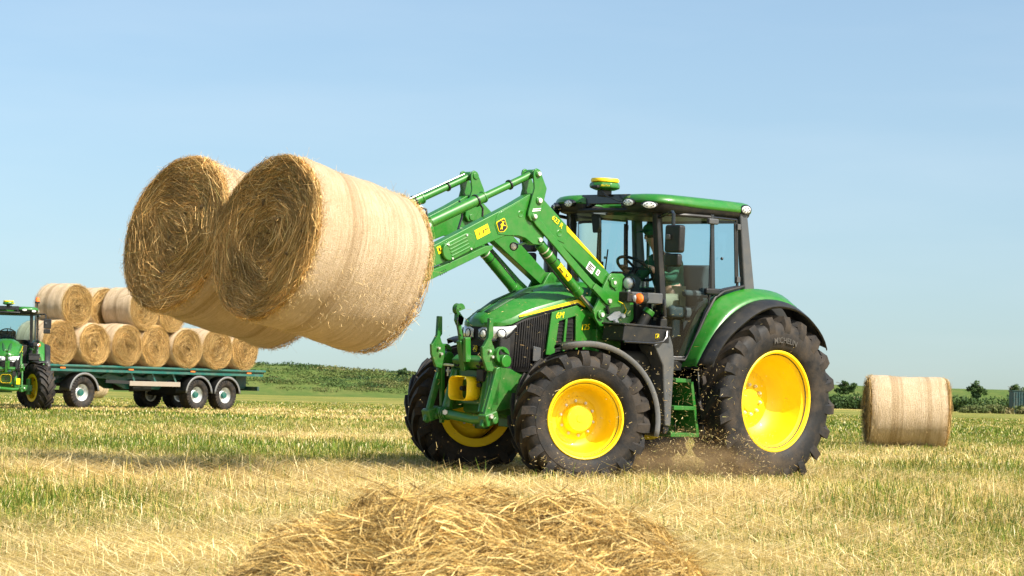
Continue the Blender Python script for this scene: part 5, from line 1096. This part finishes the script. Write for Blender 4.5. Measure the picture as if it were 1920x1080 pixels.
o = leaves('reeds', bl, 14000, .22, [[.13, .15, .05], [.17, .16, .06], [.09, .12, .035], [.20, .17, .075]], 53); tag(o, 'band of tan and green reeds in front of the hedge at right', 'reeds', kind='stuff')
def tree(px_, d, zb, ztop, wd, seed, label):
    x = ground_pt(px_, d); t_ = empty('tree', Matrix.Translation((x, d, zb))); h = ztop - zb; tag(t_, label, 'tree', 'small trees along the bank')
    tr = MB().tube([(0, 0, -.3), (.04, .02, h * .35), (-.03, .05, h * .65), (.02, 0, h * .85)], .08, 7)
    for a in range(5): tr.tube([(0, 0, h * (.25 + .08 * a)), (math.cos(a * 2.4) * wd * .2, math.sin(a * 2.4) * wd * .2, h * (.45 + .08 * a)), (math.cos(a * 2.4) * wd * .38, math.sin(a * 2.4) * wd * .38, h * (.55 + .07 * a))], .03, 5)
    tr.build('trunk', 'bark', t_)
    r2 = random.Random(seed); bl = [(r2.gauss(0, wd * .17), r2.gauss(0, wd * .17), h * r2.uniform(.06, .76), wd * r2.uniform(.15, .26), wd * r2.uniform(.15, .26), h * r2.uniform(.12, .18)) for _ in range(16)]
    bl.append((0, 0, h * .85, wd * .14, wd * .14, h * .14))
    leaves('crown', bl, 2200, .17, DK, seed, t_, .35)
tree(1835, 236, 1.2, 3.40, 1.9, 61, 'small dark tree on the bank right of the single bale')
tree(1586, 238, 1.6, 3.05, 2.2, 62, 'low rounded bush on the bank between the rear wheel and the single bale')
tree(1908, 232, .8, 3.1, 2.2, 63, 'dark bushy tree at the right edge of the field')
tree(763, 244, 2.0, 3.35, 1.8, 64, 'little tree on the bank just left of the front wheel')
ct = empty('container', Matrix.Translation((ground_pt(1918, 214), 214, 0))); tag(ct, 'teal box container behind the reeds at the right edge', 'container')
cb = MB().box((0, 0, 1.1), (1.9, 1.6, 2.1)).build('container_body', 'container_teal', ct, bev=.03)
for i in range(8): MB().box((-.84 + i * .24, -.83, 1.1), (.09, .06, 1.95)).build('side_rib', 'container_teal', cb, bev=.01)
MB().box((0, 0, 2.18), (2.0, 1.7, .08)).build('container_lid', 'teal_dark', ct, bev=.02)

# ------------------------------------------------------------------ hay heap in the foreground
HP = empty('hay_heap', Matrix.Translation((-.1, 7.85, 0))); tag(HP, 'loose golden hay heap cut by the bottom edge in the foreground', 'hay heap')
lx = [-1.15, -.95, -.84, -.68, -.50, -.20, .10, .36, .54, .64, .72, .80, 1.0]; lz = [.04, .11, .18, .30, .385, .42, .40, .385, .395, .37, .28, .17, .04]
LUMP = [(-.62, -.1, .16, .05), (-.35, .15, .22, .07), (.02, -.05, .2, .03), (.30, -.15, .24, .04), (.50, .1, .20, .05), (-.15, -.45, .22, .07), (.22, -.6, .18, .06), (-.5, -.5, .2, .05), (.05, .2, .2, .03)]
def heap_z(x, y):
    prof_ = np.interp(x, lx, lz) + sum(a_ * np.exp(-((x - cx_) ** 2 + (y - cy_) ** 2) / (2 * (r_ * .5) ** 2)) for cx_, cy_, r_, a_ in LUMP) - .03; s_ = np.clip(1 - (np.abs(y + .05) / (.95 - .12 * np.abs(x))) ** 2.2, 0, 1) ** .6
    return prof_ * s_ * (.62 + .74 * fbm(x * 3.3 + 4, y * 3.3, 15, 3)) + .10 * (fbm(x * 9, y * 9, 17, 3) - .5) * s_
gx, gy = np.meshgrid(np.linspace(-1.2, 1.05, 91), np.linspace(-1.0, .95, 71), indexing='ij'); hz = heap_z(gx, gy) - .02
i2 = (np.arange(90)[:, None] * 71 + np.arange(70)[None]).ravel()
fast_mesh('heap_core', np.stack([gx, gy, hz], -1).reshape(-1, 3), quads=np.stack([i2, i2 + 71, i2 + 72, i2 + 1], 1), mat='hay_core', parent=HP, smooth=True)
rng = np.random.default_rng(71); n = 72000
x = rng.uniform(-1.2, 1.05, n); y = rng.uniform(-1.0, .9, n); k = heap_z(x, y) > .03; x, y = x[k], y[k]; n = len(x); z = heap_z(x, y)
e = .03; nrm = np.stack([-(heap_z(x + e, y) - z) / e, -(heap_z(x, y + e) - z) / e, np.ones(n)], 1); nrm /= np.linalg.norm(nrm, axis=1, keepdims=True)
wisp = (fbm(x * 6, y * 6, 37, 2) - .5)[:, None]
flow = np.stack([np.cos(3.0 * fbm(x * 1.7, y * 1.7, 23, 3) * 3), np.sin(3.0 * fbm(x * 1.7, y * 1.7, 29, 3) * 3), np.zeros(n)], 1) + rng.normal(0, .55, (n, 3)) * [1, 1, .35]
d = flow - nrm * (flow * nrm).sum(1, keepdims=True); d /= np.linalg.norm(d, axis=1, keepdims=True) + 1e-6; L = rng.uniform(.04, .20, n)[:, None]
c0 = np.stack([x, y, z], 1) + nrm * rng.uniform(-.02, .028, n)[:, None]; lift = nrm * np.abs(rng.normal(0, .018, n))[:, None]
P = np.stack([c0 - d * L / 2, c0 + nrm * .012 + rng.normal(0, .008, (n, 3)), c0 + d * L / 2 + lift + nrm * np.clip(wisp, 0, 1) * .22 * rng.random((n, 1)) - np.array([0, 0, .02]) * rng.random((n, 1))], 1)
pal = np.array([[.66, .45, .15], [.50, .33, .10], [.76, .57, .24], [.31, .20, .062], [.42, .32, .125], [.13, .085, .03]])
cc = pal[rng.integers(0, 6, n)] * rng.uniform(.8, 1.3, (n, 1)); og = rng.random(n) < .002; cc[og] = [.62, .22, .03]
o = ribbons('hay_strands', P, rng.gamma(3, .00055, n) + .0008, cc, 'straw', HP, rng=rng); o['kind'] = 'stuff'
for px_, py_ in ((-.62, -.35), (-.36, -.42), (-.05, -.05), (.28, -.38), (.22, -.62)):
    zz = float(heap_z(np.array([px_]), np.array([py_]))[0]); MB().ball((px_, py_, zz + .005), (.022, .012, .010), 8, 6, Matrix.Rotation(rnd.uniform(0, 3), 3, 'Z')).build('dry_pod', 'orange_dry' if 'orange_dry' in MATS else 'wood', HP)

# ------------------------------------------------------------------ chaff thrown up by the wheels
rng = np.random.default_rng(91)
def cloud(n, lo, hi, pw=1.0):
    u = rng.random((n, 3)); u[:, 2] = u[:, 2] ** pw; return np.array(lo) + u * (np.array(hi) - np.array(lo))
loc = np.concatenate([cloud(1500, (.95, .55, .02), (2.05, 1.25, 1.15), 1.6), cloud(3600, (.25, .75, .02), (1.45, 1.45, .55), 2.2), cloud(500, (.2, .7, .1), (1.2, 1.35, 1.2), 1.2), cloud(150, (-.2, .9, .05), (4.6, 2.0, 1.7), 1.6), cloud(260, (1.3, .95, .3), (3.6, 1.8, 1.9), 1.1), cloud(160, (2.4, .2, .2), (4.6, 1.6, 1.7), 1.2), cloud(500, (1.6, 1.0, 0), (3.4, 1.5, .28), 1.5), cloud(400, (-.9, 1.1, 0), (.6, 1.6, .3), 1.5)])
R4 = np.array(TM)[:3]; wpos = loc @ R4[:, :3].T + R4[:, 3]; n = len(wpos); d = rng.normal(size=(n, 3)) * [1, 1, .7]; d /= np.linalg.norm(d, axis=1, keepdims=True)
L = (rng.gamma(1.8, .0085, n) + .005)[:, None]; P = np.stack([wpos - d * L / 2, wpos + d * L / 2 + rng.normal(0, .003, (n, 3))], 1)
pal = np.array([[.55, .42, .18], [.40, .27, .10], [.68, .55, .30], [.26, .17, .07], [.32, .30, .10]]); o = ribbons('flying_chaff', P, rng.uniform(.002, .0055, n), pal[rng.integers(0, 5, n)], 'chaff', rng=rng, taper=.8)
tag(o, 'bits of chaff and straw flying up around the tractor wheels', 'chaff', kind='stuff')
m = bpy.data.materials.new('dust'); m.use_nodes = True; t = m.node_tree; t.nodes.clear()
o_ = t.nodes.new('ShaderNodeOutputMaterial'); pv = t.nodes.new('ShaderNodeVolumePrincipled'); pv.inputs['Color'].default_value = (.54, .37, .19, 1)
tc = t.nodes.new('ShaderNodeTexCoord'); ln = t.nodes.new('ShaderNodeVectorMath'); ln.operation = 'LENGTH'; t.links.new(tc.outputs['Object'], ln.inputs[0])
fall = trange(ln.outputs['Value'], .15, 1.0, 1.0, 0.0); nz = trange(tnoise(tc.outputs['Object'], 2.2, 4, .6), .42, .70)
dn = tmath('MULTIPLY', tmath('MULTIPLY', fall, nz), 5.5); t.links.new(dn, pv.inputs['Density']); t.links.new(pv.outputs[0], o_.inputs['Volume']); MATS['dust'] = m
du = MB().ball((0, 0, 0), 1.0, 24, 14).build('dust_cloud', 'dust', None, smooth=180); du.matrix_world = TM @ Matrix.Translation((.95, 1.12, .15)) @ Matrix.Diagonal((1.25, .50, .42, 1))
tag(du, 'brown dust blowing low between the front and rear wheel', 'dust', kind='stuff')
S.render.engine = 'CYCLES'
